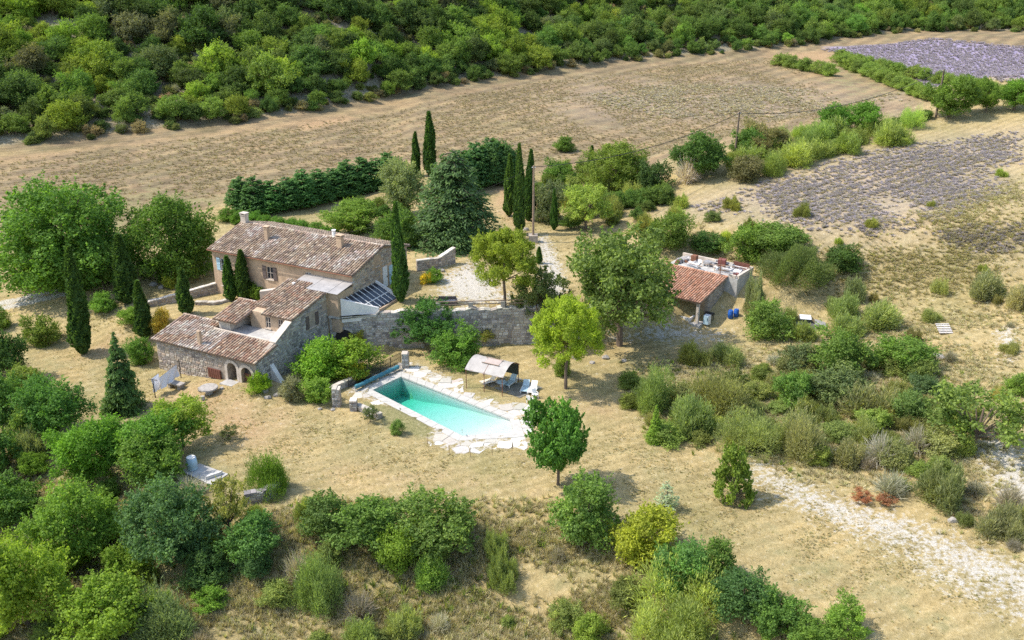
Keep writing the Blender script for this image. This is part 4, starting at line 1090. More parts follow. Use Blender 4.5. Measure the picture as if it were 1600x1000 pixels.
# --- retaining wall and garden walls
def stone_wall(name, line, z0, ztop, th, label, cols=GREYST, skip=None, both=True, coping=None, sw=.46, sh=.27):
    """free-standing or retaining wall along a polyline of (x, y); ztop(u) absolute height"""
    pts = [Vector((p[0], p[1], 0)) for p in line]
    c = sum(pts, Vector()) / len(pts)
    root = empty(name, (c.x, c.y, z0), label, 'wall'); root['kind'] = 'thing'
    body = MB(); sm = MB(); cm = MB(); u0 = 0
    for a, b_ in zip(pts[:-1], pts[1:]):
        d = (b_ - a); L = d.length; d = d / L; nn = Vector((d.y, -d.x, 0))      # nn faces the camera for lines running left to right
        k = max(2, int(L / 0.8))
        for i in range(k):
            q0, q1 = L * i / k, L * (i + 1) / k
            p0, p1 = a + d * q0, a + d * q1
            h0, h1 = ztop(u0 + q0) - .05, ztop(u0 + q1) - .05
            if skip and skip(u0 + (q0 + q1) / 2, (h0 + z0) / 2): continue
            body.prism([p0 + Vector((0, 0, z0)), p1 + Vector((0, 0, z0)), p1 + Vector((0, 0, h1)), p0 + Vector((0, 0, h0))], -nn * th)
        stones(sm, a, d, L, lambda u: z0, lambda u: ztop(u0 + u), nn, cols, sw, sh, (lambda u, z: skip(u0 + u, z)) if skip else None)
        if both: stones(sm, b_ - nn * th, -d, L, lambda u: z0, lambda u: ztop(u0 + L - u), -nn, cols, sw, sh)
        q = 0
        while q < L - .1:                                                         # cap stones
            w = min(rng.uniform(.35, .75), L - q); h_ = ztop(u0 + q + w / 2); e0, e1 = -rng.uniform(.02, .08), th + rng.uniform(.02, .08)
            if not (coping is False):
                p0, p1 = a + d * (q + .012), a + d * (q + w - .012); zz = Vector((0, 0, h_ - .045))
                dz = Vector((0, 0, (ztop(u0 + q + w) - ztop(u0 + q)) / 2))
                cm.prism([p0 - nn * e0 + zz - dz, p1 - nn * e0 + zz + dz, p1 - nn * e1 + zz + dz, p0 - nn * e1 + zz - dz], (0, 0, rng.uniform(.09, .17)), pal(coping or cols, .12))
            q += w
        u0 += L
    part(root, 'core', body, M['mortar']); part(root, 'stones', sm, M['stone'], kind='stuff')
    if cm.v: part(root, 'cap_stones', cm, M['stone'], kind='stuff')
    return root
LIGHTST = [(0.58, 0.52, 0.44), (0.52, 0.46, 0.38), (0.62, 0.57, 0.49)]
e0 = FB(-.02, 12.15, 0)
RW = [(e0.x + .05, e0.y), (-10.5, 102.9), (0.0, 103.7), (9.5, 104.5)]
def rtop(u): return (4.42 if u > 5.2 else 3.95) + .10 * math.sin(u * 1.7) + .07 * math.sin(u * 4.1) 
rw = stone_wall('retaining_wall', RW, -1.2, rtop, 0.7, 'tall rough grey stone retaining wall above the pool garden', GREYST, None, False, LIGHTST, .5, .3)
# arched cellar mouth at its left end: flat dark panel paints its shade
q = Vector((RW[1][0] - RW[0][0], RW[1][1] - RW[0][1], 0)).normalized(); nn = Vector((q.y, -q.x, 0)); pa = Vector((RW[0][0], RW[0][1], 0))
mb = MB().prism([pa + q * u + nn * .09 + Vector((0, 0, z)) for u, z in arch_pts(.5, 2.5, .2, 1.7)], -nn * .03); part(rw, 'cellar_mouth_shade', mb, M['dark'])
mb = MB(); i_, o_ = ([(p) for p in ([s_[0]] + s_[:1:-1] + [s_[1]])] for s_ in (arch_pts(.5, 2.5, .2, 1.7, 12), arch_pts(.25, 2.75, .2, 1.7, 12)))
for k in range(len(i_) - 1):
    mb.prism([pa + q * u + nn * .1 + Vector((0, 0, z)) for u, z in (i_[k], i_[k + 1], o_[k + 1], o_[k])], nn * .08, pal(GREYST))
part(rw, 'arch_stones', mb, M['stone'])
a, b_ = level(228, 473, 3.1), level(344, 441, 4.1)
La = (b_ - a).length
stone_wall('garden_wall', [(a.x, a.y), (b_.x, b_.y)], -.4, lambda u: 3.05 + 1.0 * u / La, .45, 'long garden wall with pale coping between cypress and farmhouse corner', STONES, None, True, LIGHTST)
a, c_, b_ = level(304, 470, 3.3), level(336, 475, 3.0), level(360, 467, 3.2)
stone_wall('garden_wall', [(a.x, a.y), (c_.x, c_.y), (b_.x, b_.y)], .2, lambda u: 3.1, .5, 'low angled garden wall below the twin cypresses', STONES, None, True, LIGHTST)
a = survey(652, 424)[0]; b_ = survey(712, 412)[0]; m_ = survey(684, 420)[0]; gz_ = a.z
stone_wall('yard_wall', [(a.x, a.y), (m_.x, m_.y), (b_.x, b_.y)], gz_ - .8, lambda u: gz_ + 1.3 + .8 * sstep((u - 2.5) / 3.5), .45, 'curved yard wall rising to a pillar behind the farmhouse', STONES, None, True, LIGHTST)
for px_, py_, hh, ww, lb in ((527, 634, 1.9, .8, 'squat stone gate pillar nearest the lawn, left of the pool'), (553, 641, 1.1, .7, 'low stone pillar at the end of the pool wall'), (634, 574, 1.7, .75, 'stone pillar at the far corner of the pool')):
    p = survey(px_, py_)[0]
    stone_wall('stone_pillar', [(p.x - ww / 2, p.y - ww / 2), (p.x + ww / 2, p.y - ww / 2)], p.z - .3, lambda u: p.z + hh, ww, lb, GREYST, None, True, LIGHTST, .34, .24)
ln = gpoly([(555, 640), (575, 648), (592, 655)])
stone_wall('pool_garden_wall', ln, -.5, lambda u: .55 - .04 * u, .5, 'low crumbling pale stone wall beside the pool lawn', LIGHTST + GREYST, None, True, LIGHTST)
ln = gpoly([(519, 616), (540, 606), (556, 600)])
stone_wall('pool_end_wall', ln, -.4, lambda u: .75, .4, 'short stone wall behind the left gate pillar', GREYST, None, True, LIGHTST)
ln = gpoly([(383, 790), (412, 785), (437, 772), (441, 762)])
zb = min(float(height(*p)) for p in ln)
stone_wall('bed_wall', ln, zb - .6, lambda u: zb + 1.0, .5, 'curved dry-stone wall holding the raised rosemary bed', GREYST, None, True, GREYST)

# ------------------------------------------------------------------ swimming pool and its paving
pc = Vector((sum(p[0] for p in POOL) / 5, sum(p[1] for p in POOL) / 5, 0))
pool = empty('swimming_pool', pc, 'turquoise swimming pool with pale shallow end and stone surround', 'pool')
ax0 = (Vector(POOL[0]) + Vector(POOL[1])) / 2; ax1 = (Vector(POOL[3]) + Vector(POOL[4])) / 2; axd = (ax1 - ax0); axl = axd.length; axd = axd / axl
def depth(p):
    t = (Vector(p[:2]) - ax0).dot(axd) / axl
    return float(np.interp(t, [0, 0.16, 0.38, 0.62, 0.80, 0.95, 1.1], [2.0, 1.9, 1.15, .62, .36, .06, .04]))
def dense(poly, k=14):
    out = []
    for i in range(len(poly)):
        a, b_ = Vector(poly[i]), Vector(poly[(i + 1) % len(poly)])
        out += [a.lerp(b_, j / k) for j in range(k)]
    return out
ring = dense(POOL); WZ = -0.16
cen = Vector((sum(p.x for p in ring) / len(ring), sum(p.y for p in ring) / len(ring)))
mb = MB()
for i, p in enumerate(ring):                                                     # pool shell: walls then floor in rings towards the centre line
    q = ring[(i + 1) % len(ring)]
    mb.poly([(p.x, p.y, .02), (q.x, q.y, .02), (q.x, q.y, -depth(q) - .16), (p.x, p.y, -depth(p) - .16)])
    K = 8
    for k in range(K):
        f0, f1 = k / K, (k + 1) / K
        def fl(v, f):
            t = (v - ax0).dot(axd); c = ax0 + axd * min(max(t, .8), axl - .8); w = v.lerp(c, f); return (w.x, w.y, -depth(w) - .16)
        mb.poly([fl(p, f0), fl(q, f0), fl(q, f1), fl(p, f1)])
part(pool, 'basin', mb, M['pool'])
inner = [Vector(p) for p in grow(POOL, -0.002)]
mb = MB()
wr_ = dense([tuple(p) for p in inner]); i0 = len(mb.v)
for p in wr_: mb.v.append((p.x, p.y, WZ))
for p in wr_: mb.v.append((p.x, p.y, -depth(p) - .13))
nR = len(wr_)
mb.f.append(tuple(range(nR)))
for i in range(nR): j = (i + 1) % nR; mb.f.append((i, nR + i, nR + j, j))
FLR = []
for k in range(1, 9):
    r_ = []
    for v in wr_:
        t = (v - ax0).dot(axd); c = ax0 + axd * min(max(t, .8), axl - .8); w = v.lerp(c, k / 8); r_.append(len(mb.v)); mb.v.append((w.x, w.y, -depth(w) - .13))
    FLR.append(r_)
prev = list(range(nR, 2 * nR))
for r_ in FLR:
    for i in range(nR): j = (i + 1) % nR; mb.f.append((prev[i], r_[i], r_[j], prev[j]))
    prev = r_
wo = part(pool, 'water', mb, M['water'])
import bmesh
bm = bmesh.new(); bm.from_mesh(wo.data); bmesh.ops.recalc_face_normals(bm, faces=bm.faces); bm.to_mesh(wo.data); bm.free()
o1, o2 = [Vector(p) for p in grow(POOL, -.05)], [Vector(p) for p in grow(POOL, .85)]
for i in range(5):
    j = (i + 1) % 5; mb = MB()
    k = max(2, int((o1[j] - o1[i]).length / 1.1))
    for q in range(k):
        f0, f1 = q / k + .0012, (q + 1) / k - .0012
        P4 = [o1[i].lerp(o1[j], f0), o1[i].lerp(o1[j], f1), o2[i].lerp(o2[j], f1), o2[i].lerp(o2[j], f0)]
        part(pool, 'coping_slab', MB().prism([(p.x, p.y, -.10) for p in P4], (0, 0, .155 + rng.uniform(0, .006))), M['coping'])
tagp = part(pool, 'ladder', MB().tube([level(723, 672, .05), level(722, 672, .75) , level(722, 676, .1)], .03, 6), M['galv'])

def cells(poly, hole, sp, z, gap, root, th=.12, cols=None):
    """irregular flagstones: jittered Voronoi cells, each its own piece"""
    xs = [p[0] for p in poly]; ys = [p[1] for p in poly]; S = []
    y = min(ys) - sp
    while y < max(ys) + sp:
        x = min(xs) - sp
        while x < max(xs) + sp:
            S.append((x + rng.uniform(-.36, .36) * sp, y + rng.uniform(-.36, .36) * sp)); x += sp
        y += sp
    S = np.array(S); k = 0
    for i, s_ in enumerate(S):
        if not inside(poly, s_[0], s_[1]) or inside(hole, s_[0], s_[1]): continue
        near = [j for j in np.argsort(np.hypot(*(S - s_).T))[1:14]]
        P = [Vector((s_[0] + a * sp, s_[1] + b_ * sp)) for a, b_ in ((-1, -1), (1, -1), (1, 1), (-1, 1))]
        cuts = [((Vector(S[j]) + Vector(s_)) / 2, (Vector(S[j]) - Vector(s_)).normalized()) for j in near]
        for a, b_ in zip(hole, hole[1:] + hole[:1]):                             # keep off the coping
            a, b_ = Vector(a), Vector(b_); d = (b_ - a).normalized(); nrm = Vector((-d.y, d.x))
            t = (Vector(s_) - a).dot(d)
            if -.4 < t < (b_ - a).length + .4 and abs((Vector(s_) - a).dot(nrm)) < sp * 1.3:
                if (Vector(s_) - a).dot(nrm) > 0: nrm = -nrm
                cuts.append((a + (-nrm) * .0, nrm))
        for m_, nv in cuts:
            out = []
            for a in range(len(P)):
                u, v = P[a], P[(a + 1) % len(P)]; du, dv = (u - m_).dot(nv) + gap, (v - m_).dot(nv) + gap
                if du <= 0: out.append(u)
                if (du < 0) != (dv < 0): out.append(u.lerp(v, du / (du - dv)))
            P = out
            if len(P) < 3: break
        if len(P) < 3: continue
        P = [p + Vector(rng.normal(0, .012, 2)) for p in P]
        zz = z + rng.uniform(-.02, .025)
        o = part(root, 'flagstone', MB().prism([(p.x, p.y, zz - th) for p in P], (0, 0, th), pal(cols, .09)), M['flag'])
        k += 1
    return k
paving = link('pool_paving', None, (pc.x, pc.y, 0)); tag(paving, 'irregular pale flagstone paving round the pool', 'paving', None, 'structure')
FL = [(0.57, 0.53, 0.47), (0.50, 0.46, 0.40), (0.61, 0.57, 0.51), (0.45, 0.41, 0.35)]
deck = gpoly([(540, 612), (600, 574), (640, 564), (662, 570), (712, 592), (728, 614), (792, 632), (842, 634), (836, 668), (826, 697), (762, 704), (700, 705), (664, 690), (676, 666), (635, 643), (594, 630), (560, 622)])
cells(deck, [tuple(p) for p in o2], 1.25, .045, .038, paving, .16, FL)
# fence, net and rolled cover at the deep end
fl0, fl1 = survey(545, 606)[0], survey(626, 566)[0]
fn = empty('pool_fence', (fl0 + fl1) / 2, 'dark netted fence along the deep end of the pool', 'fence'); fn['kind'] = 'thing'
for i in range(6):
    p = fl0.lerp(fl1, i / 5); part(fn, 'post', MB().tube([(p.x, p.y, -.2), (p.x, p.y, 1.2)], .035, 6), M['iron'])
for zz in (.12, .62, 1.16): part(fn, 'rail', MB().tube([(fl0.x, fl0.y, zz), (fl1.x, fl1.y, zz)], .02, 5), M['iron'])
mb = MB(); L = (fl1 - fl0).length; d = (fl1 - fl0).normalized(); k = int(L / .12)
for i in range(k):
    p = fl0 + d * (L * (i + .5) / k); mb.tube([(p.x, p.y, .1), (p.x, p.y, 1.16)], .022, 3)
part(fn, 'bars', mb, M['net'])
c0, c1_ = level(553, 606, .45), level(624, 572, .45)
cv = empty('pool_cover_reel', (c0 + c1_) / 2, 'blue rolled-up pool cover on a reel beside the fence', 'pool cover')
dd = (c1_ - c0).normalized(); k = 26
part(cv, 'cover_roll', MB().tube([c0.lerp(c1_, .03 + .94 * i / k) + Vector((0, 0, .02 * math.sin(i * 2.1))) for i in range(k + 1)], [.21 + .025 * math.sin(i * 1.3) for i in range(k + 1)], 12), M['blue_cover'])
nn = Vector((-dd.y, dd.x, 0))
for p in (c0, c1_):
    part(cv, 'end_frame', MB().tube([p - nn * .4 - Vector((0, 0, .42)), p + Vector((0, 0, .12)), p + nn * .4 - Vector((0, 0, .42))], .035, 6), M['galv'])
part(cv, 'axle', MB().tube([c0 - dd * .2, c1_ + dd * .2], .05, 8), M['galv'])

wf = [Vector((*q, float(height(*q)))) for q in gpoly([(668, 694), (702, 711), (735, 713), (769, 711), (800, 708), (832, 702)])]
wfo = empty('wire_fence', wf[2], 'thin wire fence on slim posts below the pool paving', 'fence'); wfo['kind'] = 'thing'
for p in wf: part(wfo, 'post', MB().tube([p - Vector((0, 0, .2)), p + Vector((0, 0, 1.0))], .02, 5), M['rust'])
for h_ in (.3, .7, 1.05): part(wfo, 'wire', MB().tube([p + Vector((0, 0, h_)) for p in wf], .004, 3), M['iron'])

# ------------------------------------------------------------------ canopy with loungers
p0 = level(786, 590, 2.15)
FE = Frame((p0.x, p0.y)); gzE = 0.0
pl = level(731, 573, 2.15) - p0; LE = -(pl.x * E2.x + pl.y * E2.y); WE = 3.7
can = empty('garden_canopy', FE(LE / 2, WE / 2, 0), 'arched faded canvas canopy on thin steel posts by the pool', 'canopy')
def arc(t): return 2.15 + .78 * math.sin(math.pi * t)
mb = MB(); K, J = 14, 10
def cpt(i, j, dz=0):
    t = j / J; sag = -.05 * math.sin(math.pi * ((i * 3 / K) % 1))
    return FE(LE * i / K, WE * t, arc(t) + sag + dz)
for i in range(K):
    for j in range(J):
        if 6 <= j <= 7 and 4 <= i <= 9 and False: continue
        mb.poly([cpt(i, j), cpt(i + 1, j), cpt(i + 1, j + 1), cpt(i, j + 1)])
        mb.poly([cpt(i, j, -.025), cpt(i, j + 1, -.025), cpt(i + 1, j + 1, -.025), cpt(i + 1, j, -.025)])
part(can, 'canvas', mb, M['canvas'], True)
part(can, 'patch', MB().prism([FE(LE * .25, WE * .28, arc(.28) + .03), FE(LE * .62, WE * .28, arc(.28) + .03), FE(LE * .62, WE * .55, arc(.55) + .05), FE(LE * .25, WE * .55, arc(.55) + .05)], (0, 0, .015)), plain('old_canvas_patch', (.42, .34, .30), .9, .15, 2))
for t in (.28, .55): part(can, 'batten', MB().tube([FE(LE * .22, WE * t, arc(t) + .07), FE(LE * .68, WE * t, arc(t) + .07)], .04, 5), M['timber'])
for r_ in (.12, LE - .12, LE * .5):
    for s_ in (.06, WE - .06):
        q = FE(r_, s_, 0); part(can, 'post', MB().tube([(q.x, q.y, -.2), (q.x, q.y, 2.2)], .045, 6), M['rust'])
    part(can, 'hoop', MB().tube([FE(r_, WE * j / J, arc(j / J) - .06) for j in range(J + 1)], .03, 5), M['rust'])
for s_ in (.06, WE - .06): part(can, 'rail', MB().tube([FE(0, s_, 2.12), FE(LE, s_, 2.12)], .03, 5), M['rust'])
part(can, 'side_curtain', MB().prism([FE(.1, WE - .04, 2.1), FE(LE * .45, WE - .04, 2.1), FE(LE * .45, WE - .04, .9), FE(.1, WE - .04, .9)], N2 * .02), M['net'])
def lounger(px_, py_, ang, mat, label, back=50):
    p = survey(px_, py_)[0]; root = empty('sun_lounger', p, label, 'sun lounger', 'loungers by the pool'); root.rotation_euler = (0, 0, ang)
    def pt(nm, mb_, mt): return link(nm, mb_.mesh(nm, M[mt]), (0, 0, 0), root)
    mb_ = MB()
    for i in range(9): mb_.box(-.32, .32, -.95 + i * .135, -.95 + i * .135 + .115, .33, .37)
    pt('seat', mb_, mat); mb_ = MB(); cb, sb = math.cos(math.radians(back)), math.sin(math.radians(back))
    for i in range(6):
        a_ = .02 + i * .125; y0, y1 = .27 + a_ * cb, .27 + (a_ + .105) * cb; z0_, z1_ = .37 + a_ * sb, .37 + (a_ + .105) * sb
        mb_.prism([(-.32, y0, z0_), (.32, y0, z0_), (.32, y1, z1_), (-.32, y1, z1_)], (0, -.03, .03))
    pt('backrest', mb_, mat)
    mb_ = MB()
    for x in (-.36, .36): mb_.box(x - .03, x + .03, -1.0, .75, .29, .36)
    pt('frame', mb_, 'white_paint')
    for x in (-.34, .34):
        for y in (-.8, .6): pt('leg', MB().box(x - .03, x + .03, y - .03, y + .03, 0, .29), 'white_paint')
def chair(px_, py_, ang, label):
    p = survey(px_, py_)[0]; root = empty('garden_chair', p, label, 'chair', 'white garden chairs'); root.rotation_euler = (0, 0, ang)
    def pt(nm, mb_): return link(nm, mb_.mesh(nm, M['white_paint']), (0, 0, 0), root)
    pt('seat', MB().box(-.25, .25, -.24, .24, .40, .44)); pt('backrest', MB().prism([(-.25, .22, .44), (.25, .22, .44), (.22, .34, .92), (-.22, .34, .92)], (0, .035, 0)))
    for x in (-.24, .24):
        pt('armrest', MB().box(x - .03, x + .03, -.24, .24, .62, .65))
        for y in (-.22, .22): pt('leg', MB().prism([(x - .03, y - .03, .62 if y < 0 else .40), (x + .03, y - .03, .62 if y < 0 else .40), (x + .03, y + .03, .62 if y < 0 else .40), (x - .03, y + .03, .62 if y < 0 else .40)], (0, 0, -.62 if y < 0 else -.40)))
M['cream'] = plain('cream_plastic', (.72, .66, .55), .6, .1, 3); M['blue_slat'] = plain('pale_blue_slats', (.42, .56, .64), .6, .1, 3)
lounger(765, 599, -1.0, 'cream', 'cream sun lounger half under the left of the canopy', 35)
lounger(798, 601, -.55, 'blue_slat', 'pale blue sun lounger in the canopy shade beside the round table', 45)
lounger(821, 610, -.2, 'blue_slat', 'blue and white sun lounger right of the canopy posts', 40)
lounger(833, 612, -.25, 'white_paint', 'white sun lounger farthest right of the canopy', 45)
chair(836, 622, .4, 'white plastic garden chair nearest the white lounger'); chair(828, 629, 2.6, 'white plastic garden chair closest to the flagstones')
p = survey(784, 604)[0]; rt = empty('round_table', p, 'low pale round table under the canopy', 'table')
part(rt, 'table_top', MB().tube([p + Vector((0, 0, .5)), p + Vector((0, 0, .55))], .5, 18), M['blue_slat']); part(rt, 'leg', MB().tube([p, p + Vector((0, 0, .5))], [.2, .06], 8), M['galv'])
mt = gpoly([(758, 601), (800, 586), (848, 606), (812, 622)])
thing('canopy_shadow', MB().prism([(x, y, float(height(x, y)) + .012) for x, y in mt], (0, 0, .02)), plain('painted_shadow_grey', (.20, .19, .16), .95, .35, 2), (mt[0][0], mt[0][1], 0), 'dark grey sheet painted in as the cast shadow of the canopy', 'mat')  # thin dark sheet paints the canopy's cast shadow onto the ground

# ------------------------------------------------------------------ tool shed on the right
ps = survey(1097, 503)[0]
SG = ps.z
pe = level(1092, 473, SG + 2.75)
E3 = Vector((0.796, -0.606, 0)).normalized(); N3 = Vector((0.606, 0.796, 0)).normalized()
FD = Frame((pe.x, pe.y), E3, N3)
D_ = empty('tool_shed', FD(3.5, 4, SG), 'open-fronted shed with orange tiled roof under the oak', 'shed')
RS = 6.8; SLP = .19
zE = SG + 2.75; zR = zE + SLP * RS
rf = roof(D_, FD, -.25, 8.4, -.1, zE, RS, zR, TILES_NEW, sp=.30)
ridge_tiles(rf, FD(-.25, RS, zR + .02), FD(8.4, RS, zR + .02), TILES_NEW)
mb = MB().prism([FD(.1, s_, z_) for s_, z_ in ((2.6, SG - .5), (2.6, zE + SLP * 2.6 - .2), (RS, zR - .2), (RS, SG - .5))], FD(.5, 0, 0) - FD(.1, 0, 0)); ws = part(D_, 'side_wall', mb, M['mortar'])
cut(ws, [opening(FD, ('r', .1, -1), 3.3, 4.0, SG + .1, SG + 2.2, .6)])
sm = MB(); stones(sm, FD(.1, 2.6, 0), N3, RS - 2.6, lambda u: SG - .4, lambda u: zE + SLP * (2.6 + u) - .2, E3, STONES, .4, .24, lambda u, z: .6 < u < 1.5 and z < SG + 2.3); part(D_, 'side_stones', sm, M['stone'], kind='stuff')
mb = MB(); FD.box(mb, .5, 8.2, 2.6, 2.9, SG - .5, zE + .3); part(D_, 'inner_wall', mb, M['plaster'])
for r_ in (.2, 4.2, 8.1): part(D_, 'post', FD.box(MB(), r_ - .16, r_ + .16, 0.15, .47, SG - .8, zE - .17), M['plaster_pale'])
part(D_, 'beam', FD.box(MB(), 0, 8.3, .2, .42, zE - .165, zE - .06 ), M['timber'])
part(D_, 'floor_slab', FD.box(MB(), -.4, 8.3, -.3, 2.6, SG - .6, SG + .06), M['concrete'])
FT = zR - .05
mb = MB(); FD.box(mb, -1.5, 8.0, RS + .02, RS + 4.3, SG - .6, FT); part(D_, 'flat_roof_block', mb, M['concrete'])
for a in ((-1.55, 8.05, RS + 4.05, RS + 4.35), (-1.55, -1.25, RS + .3, RS + 4.04), (-1.2, -.3, RS + .02, RS + .28)):
    part(D_, 'parapet', FD.box(MB(), *a, FT + .003, FT + .4), M['plaster_pale'])
def crate(name, fr, r0, r1, s0, s1, z0, z1, mat, label, cat, tilt=0, group=None):
    mb_ = MB(); a_, b2 = [fr(r0, s0, z0), fr(r1, s0, z0), fr(r1, s1, z0), fr(r0, s1, z0)], Vector((0, 0, z1 - z0))
    c_ = sum(a_, Vector()) / 4
    a_ = [c_ + Vector(((p - c_).x * math.cos(tilt) - (p - c_).y * math.sin(tilt), (p - c_).x * math.sin(tilt) + (p - c_).y * math.cos(tilt), 0)) for p in a_]
    mb_.prism(a_, b2)
    return thing(name, mb_, M[mat], c_, label, cat, group)
# things standing at and on the shed
g_ = SG + .06
tr_ = empty('stone_trough', FD(2.4, .6, g_), 'long pale open trough under the shed eave', 'trough')
for a in ((1.0, 3.8, -.05, .08), (1.0, 3.8, 1.1, 1.23), (1.0, 1.13, .083, 1.097), (3.67, 3.8, .083, 1.097)): part(tr_, 'side', FD.box(MB(), *a, g_, g_ + .5), M['white_wall'])
part(tr_, 'bottom', FD.box(MB(), 1.13, 3.67, .083, 1.097, g_ + .02, g_ + .1), M['dark'])
fz = empty('fridge', FD(-.75, 1.0, SG), 'small white fridge standing beside the shed post', 'fridge')
part(fz, 'body', FD.box(MB(), -1.1, -.45, .6, 1.25, SG, SG + 1.1), M['white_paint']); part(fz, 'door', FD.box(MB(), -1.08, -.47, .54, .597, SG + .05, SG + 1.07), M['blue_slat']); part(fz, 'handle', FD.box(MB(), -1.0, -.96, .5, .54, SG + .5, SG + .9), M['iron'])
bq = empty('barbecue', FD(-.5, 2.0, SG), 'dark iron barbecue behind the white fridge', 'barbecue')
part(bq, 'tray', FD.box(MB(), -1.0, .0, 1.6, 2.3, SG + .75, SG + 1.0), M['iron'])
for a in ((-.95, 1.65), (-.1, 1.65), (-.95, 2.2), (-.1, 2.2)): part(bq, 'leg', FD.box(MB(), a[0], a[0] + .05, a[1], a[1] + .05, SG, SG + .747), M['iron'])
p = survey(1141, 497)[0]
for i, (dx, dy, lb) in enumerate(((0, 0, 'blue plastic barrel standing right of the shed wall'), (.75, .35, 'second blue barrel tucked behind the first'))):
    c_ = p + Vector((dx, dy, 0)); bl = empty('barrel', c_, lb, 'barrel', 'blue barrels')
    part(bl, 'drum', MB().tube([c_ + Vector((0, 0, z_)) for z_ in (0, .05, .3, .34, .6, .64, .9, .95)], [.27, .3, .3, .32, .32, .3, .3, .26], 14), M['blue_plastic'], True)
    part(bl, 'lid', MB().tube([c_ + Vector((0, 0, .953)), c_ + Vector((0, 0, 1.0))], .25, 14), M['blue_plastic'])
zt = FT + .005
SCR = [('white_sheet', 4.6, 6.1, 1.0, 2.4, .12, 'white_paint', 'white sheet of roofing lying at the left of the flat roof', 'sheet'), ('white_sheet', -.6, .3, 2.3, 3.6, .1, 'white_paint', 'pale board leaning by the brown parapet on the flat roof', 'board'),
       ('white_sheet', .5, 1.3, 2.2, 3.5, .14, 'white_paint', 'middle pale board on the flat roof', 'board'), ('old_machine', 1.8, 2.7, 3.0, 3.9, .9, 'red', 'faded red machine in the scrap on the flat roof', 'machine'),
       ('scrap_box', 3.2, 4.2, 2.2, 3.0, .55, 'junk', 'grey metal box beside the red machine on the flat roof', 'box'), ('scrap_box', 5.6, 6.3, 2.9, 3.6, .7, 'rust', 'rusty box at the back of the flat roof', 'box'),
       ('scrap_box', 6.5, 7.2, 1.6, 2.6, .4, 'galv', 'zinc tub at the far left of the flat roof', 'tub'), ('scrap_box', -1.0, -.4, .9, 1.5, .3, 'red', 'red crate at the right front of the flat roof', 'crate'),
       ('brown_panel', -1.2, 0.9, 3.85, 3.95, .8, 'brown_paint', 'brown panel standing against the back parapet', 'panel')]
for nm, r0, r1, s0, s1, h_, mt_, lb, ct in SCR: crate(nm, FD, r0, r1, RS + s0, RS + s1, zt, zt + h_, mt_, lb, ct, rng.uniform(-.3, .3) if nm != 'brown_panel' else 0)
for i in range(20):
    r0 = rng.uniform(.5, 7.0); s0 = rng.uniform(.5, 3.6); a = rng.uniform(-.5, .5); L = rng.uniform(1.2, 2.6)
    a0 = FD(r0, RS + s0, zt + .06 + .02 * i); a1 = a0 + Vector((math.cos(a - .48) * L, math.sin(a - .48) * L, rng.uniform(0, .25)))
    thing('scrap_plank', MB().prism([a0, a1, a1 + N3 * .14, a0 + N3 * .14], (0, 0, .05)), M[['timber', 'galv', 'junk', 'white_wall', 'timber'][i % 5]], a0, 'loose plank or strip in the scrap heap on the flat shed roof', 'plank', 'scrap planks on the shed roof')
for i in range(26):
    r0 = rng.uniform(.6, 7.4); s0 = rng.uniform(.6, 3.7); a0 = FD(r0, RS + s0, zt); w_ = rng.uniform(.15, .4)
    thing('scrap_block', MB().tube([a0, a0 + Vector((rng.normal(0, .1), rng.normal(0, .1), rng.uniform(.2, .6)))], [w_, w_ * rng.uniform(.5, 1)], int(rng.integers(4, 8))), M[['junk', 'concrete', 'rust', 'plaster_pale', 'white_paint', 'iron', 'galv'][i % 7]], a0, 'small lump of scrap heaped on the flat shed roof', 'scrap', 'scrap lumps on the shed roof')
pl_ = level(1125, 428, FT + .3); thing('roof_pole', MB().tube([pl_ - Vector((0, 0, .3)), pl_ + Vector((0, 0, 2.0))], .05, 6).tube([pl_ + Vector((-.8, 0, 1.9)), pl_ + Vector((.8, .2, 1.9))], .03, 5), M['rust'], pl_, 'thin rusty pole with a crossbar on the flat shed roof', 'pole')

# ------------------------------------------------------------------ garden odds and ends
p = survey(243, 622)[0]; p2 = survey(283, 590)[0]
cl = empty('washing_line', p, 'washing line post with crossarm and line on the left lawn', 'washing line')
part(cl, 'post', MB().tube([p - Vector((0, 0, .2)), p + Vector((0, 0, 2.1))], .05, 7), M['iron']); part(cl, 'crossarm', MB().tube([p + Vector((-.5, .2, 2.05)), p + Vector((.5, -.2, 2.05))], .035, 5), M['iron'])
e2_ = p2 + Vector((0, 0, 0)); part(cl, 'far_post', MB().tube([e2_ - Vector((0, 0, .2)), e2_ + Vector((0, 0, 2.1))], .05, 7), M['iron'])
for o_ in (-.3, .3): part(cl, 'line', MB().tube([p + Vector((o_, -o_ * .4, 2.05)), p.lerp(e2_, .5) + Vector((o_, -o_ * .4, 1.97)), e2_ + Vector((o_, -o_ * .4, 2.05))], .008, 4), M['iron'])
def sheet(t0, t1, off, drop, label):
    mb_ = MB(); K = 12; J = 5; base = []
    for i in range(K + 1):
        t = t0 + (t1 - t0) * i / K; q_ = p.lerp(e2_, t) + Vector((off, -off * .4, 2.0))
        base.append([q_ + Vector((.10 * math.sin(i * 1.3 + j) * j / J + .15 * j / J, .08 * math.sin(i * .9) * j / J, -drop * j / J)) for j in range(J + 1)])
    for i in range(K):
        for j in range(J): mb_.poly([base[i][j], base[i + 1][j], base[i + 1][j + 1], base[i][j + 1]]); mb_.poly([v + Vector((.02, 0, 0)) for v in (base[i][j], base[i][j + 1], base[i + 1][j + 1], base[i + 1][j])])
    thing('bed_sheet', mb_, M['cloth'], base[0][0], label, 'sheet', 'sheets on the washing line', True)
sheet(.12, .80, .3, 1.25, 'large white sheet hanging on the washing line'); sheet(.02, .3, -.3, 1.5, 'narrow white sheet nearest the washing line post')
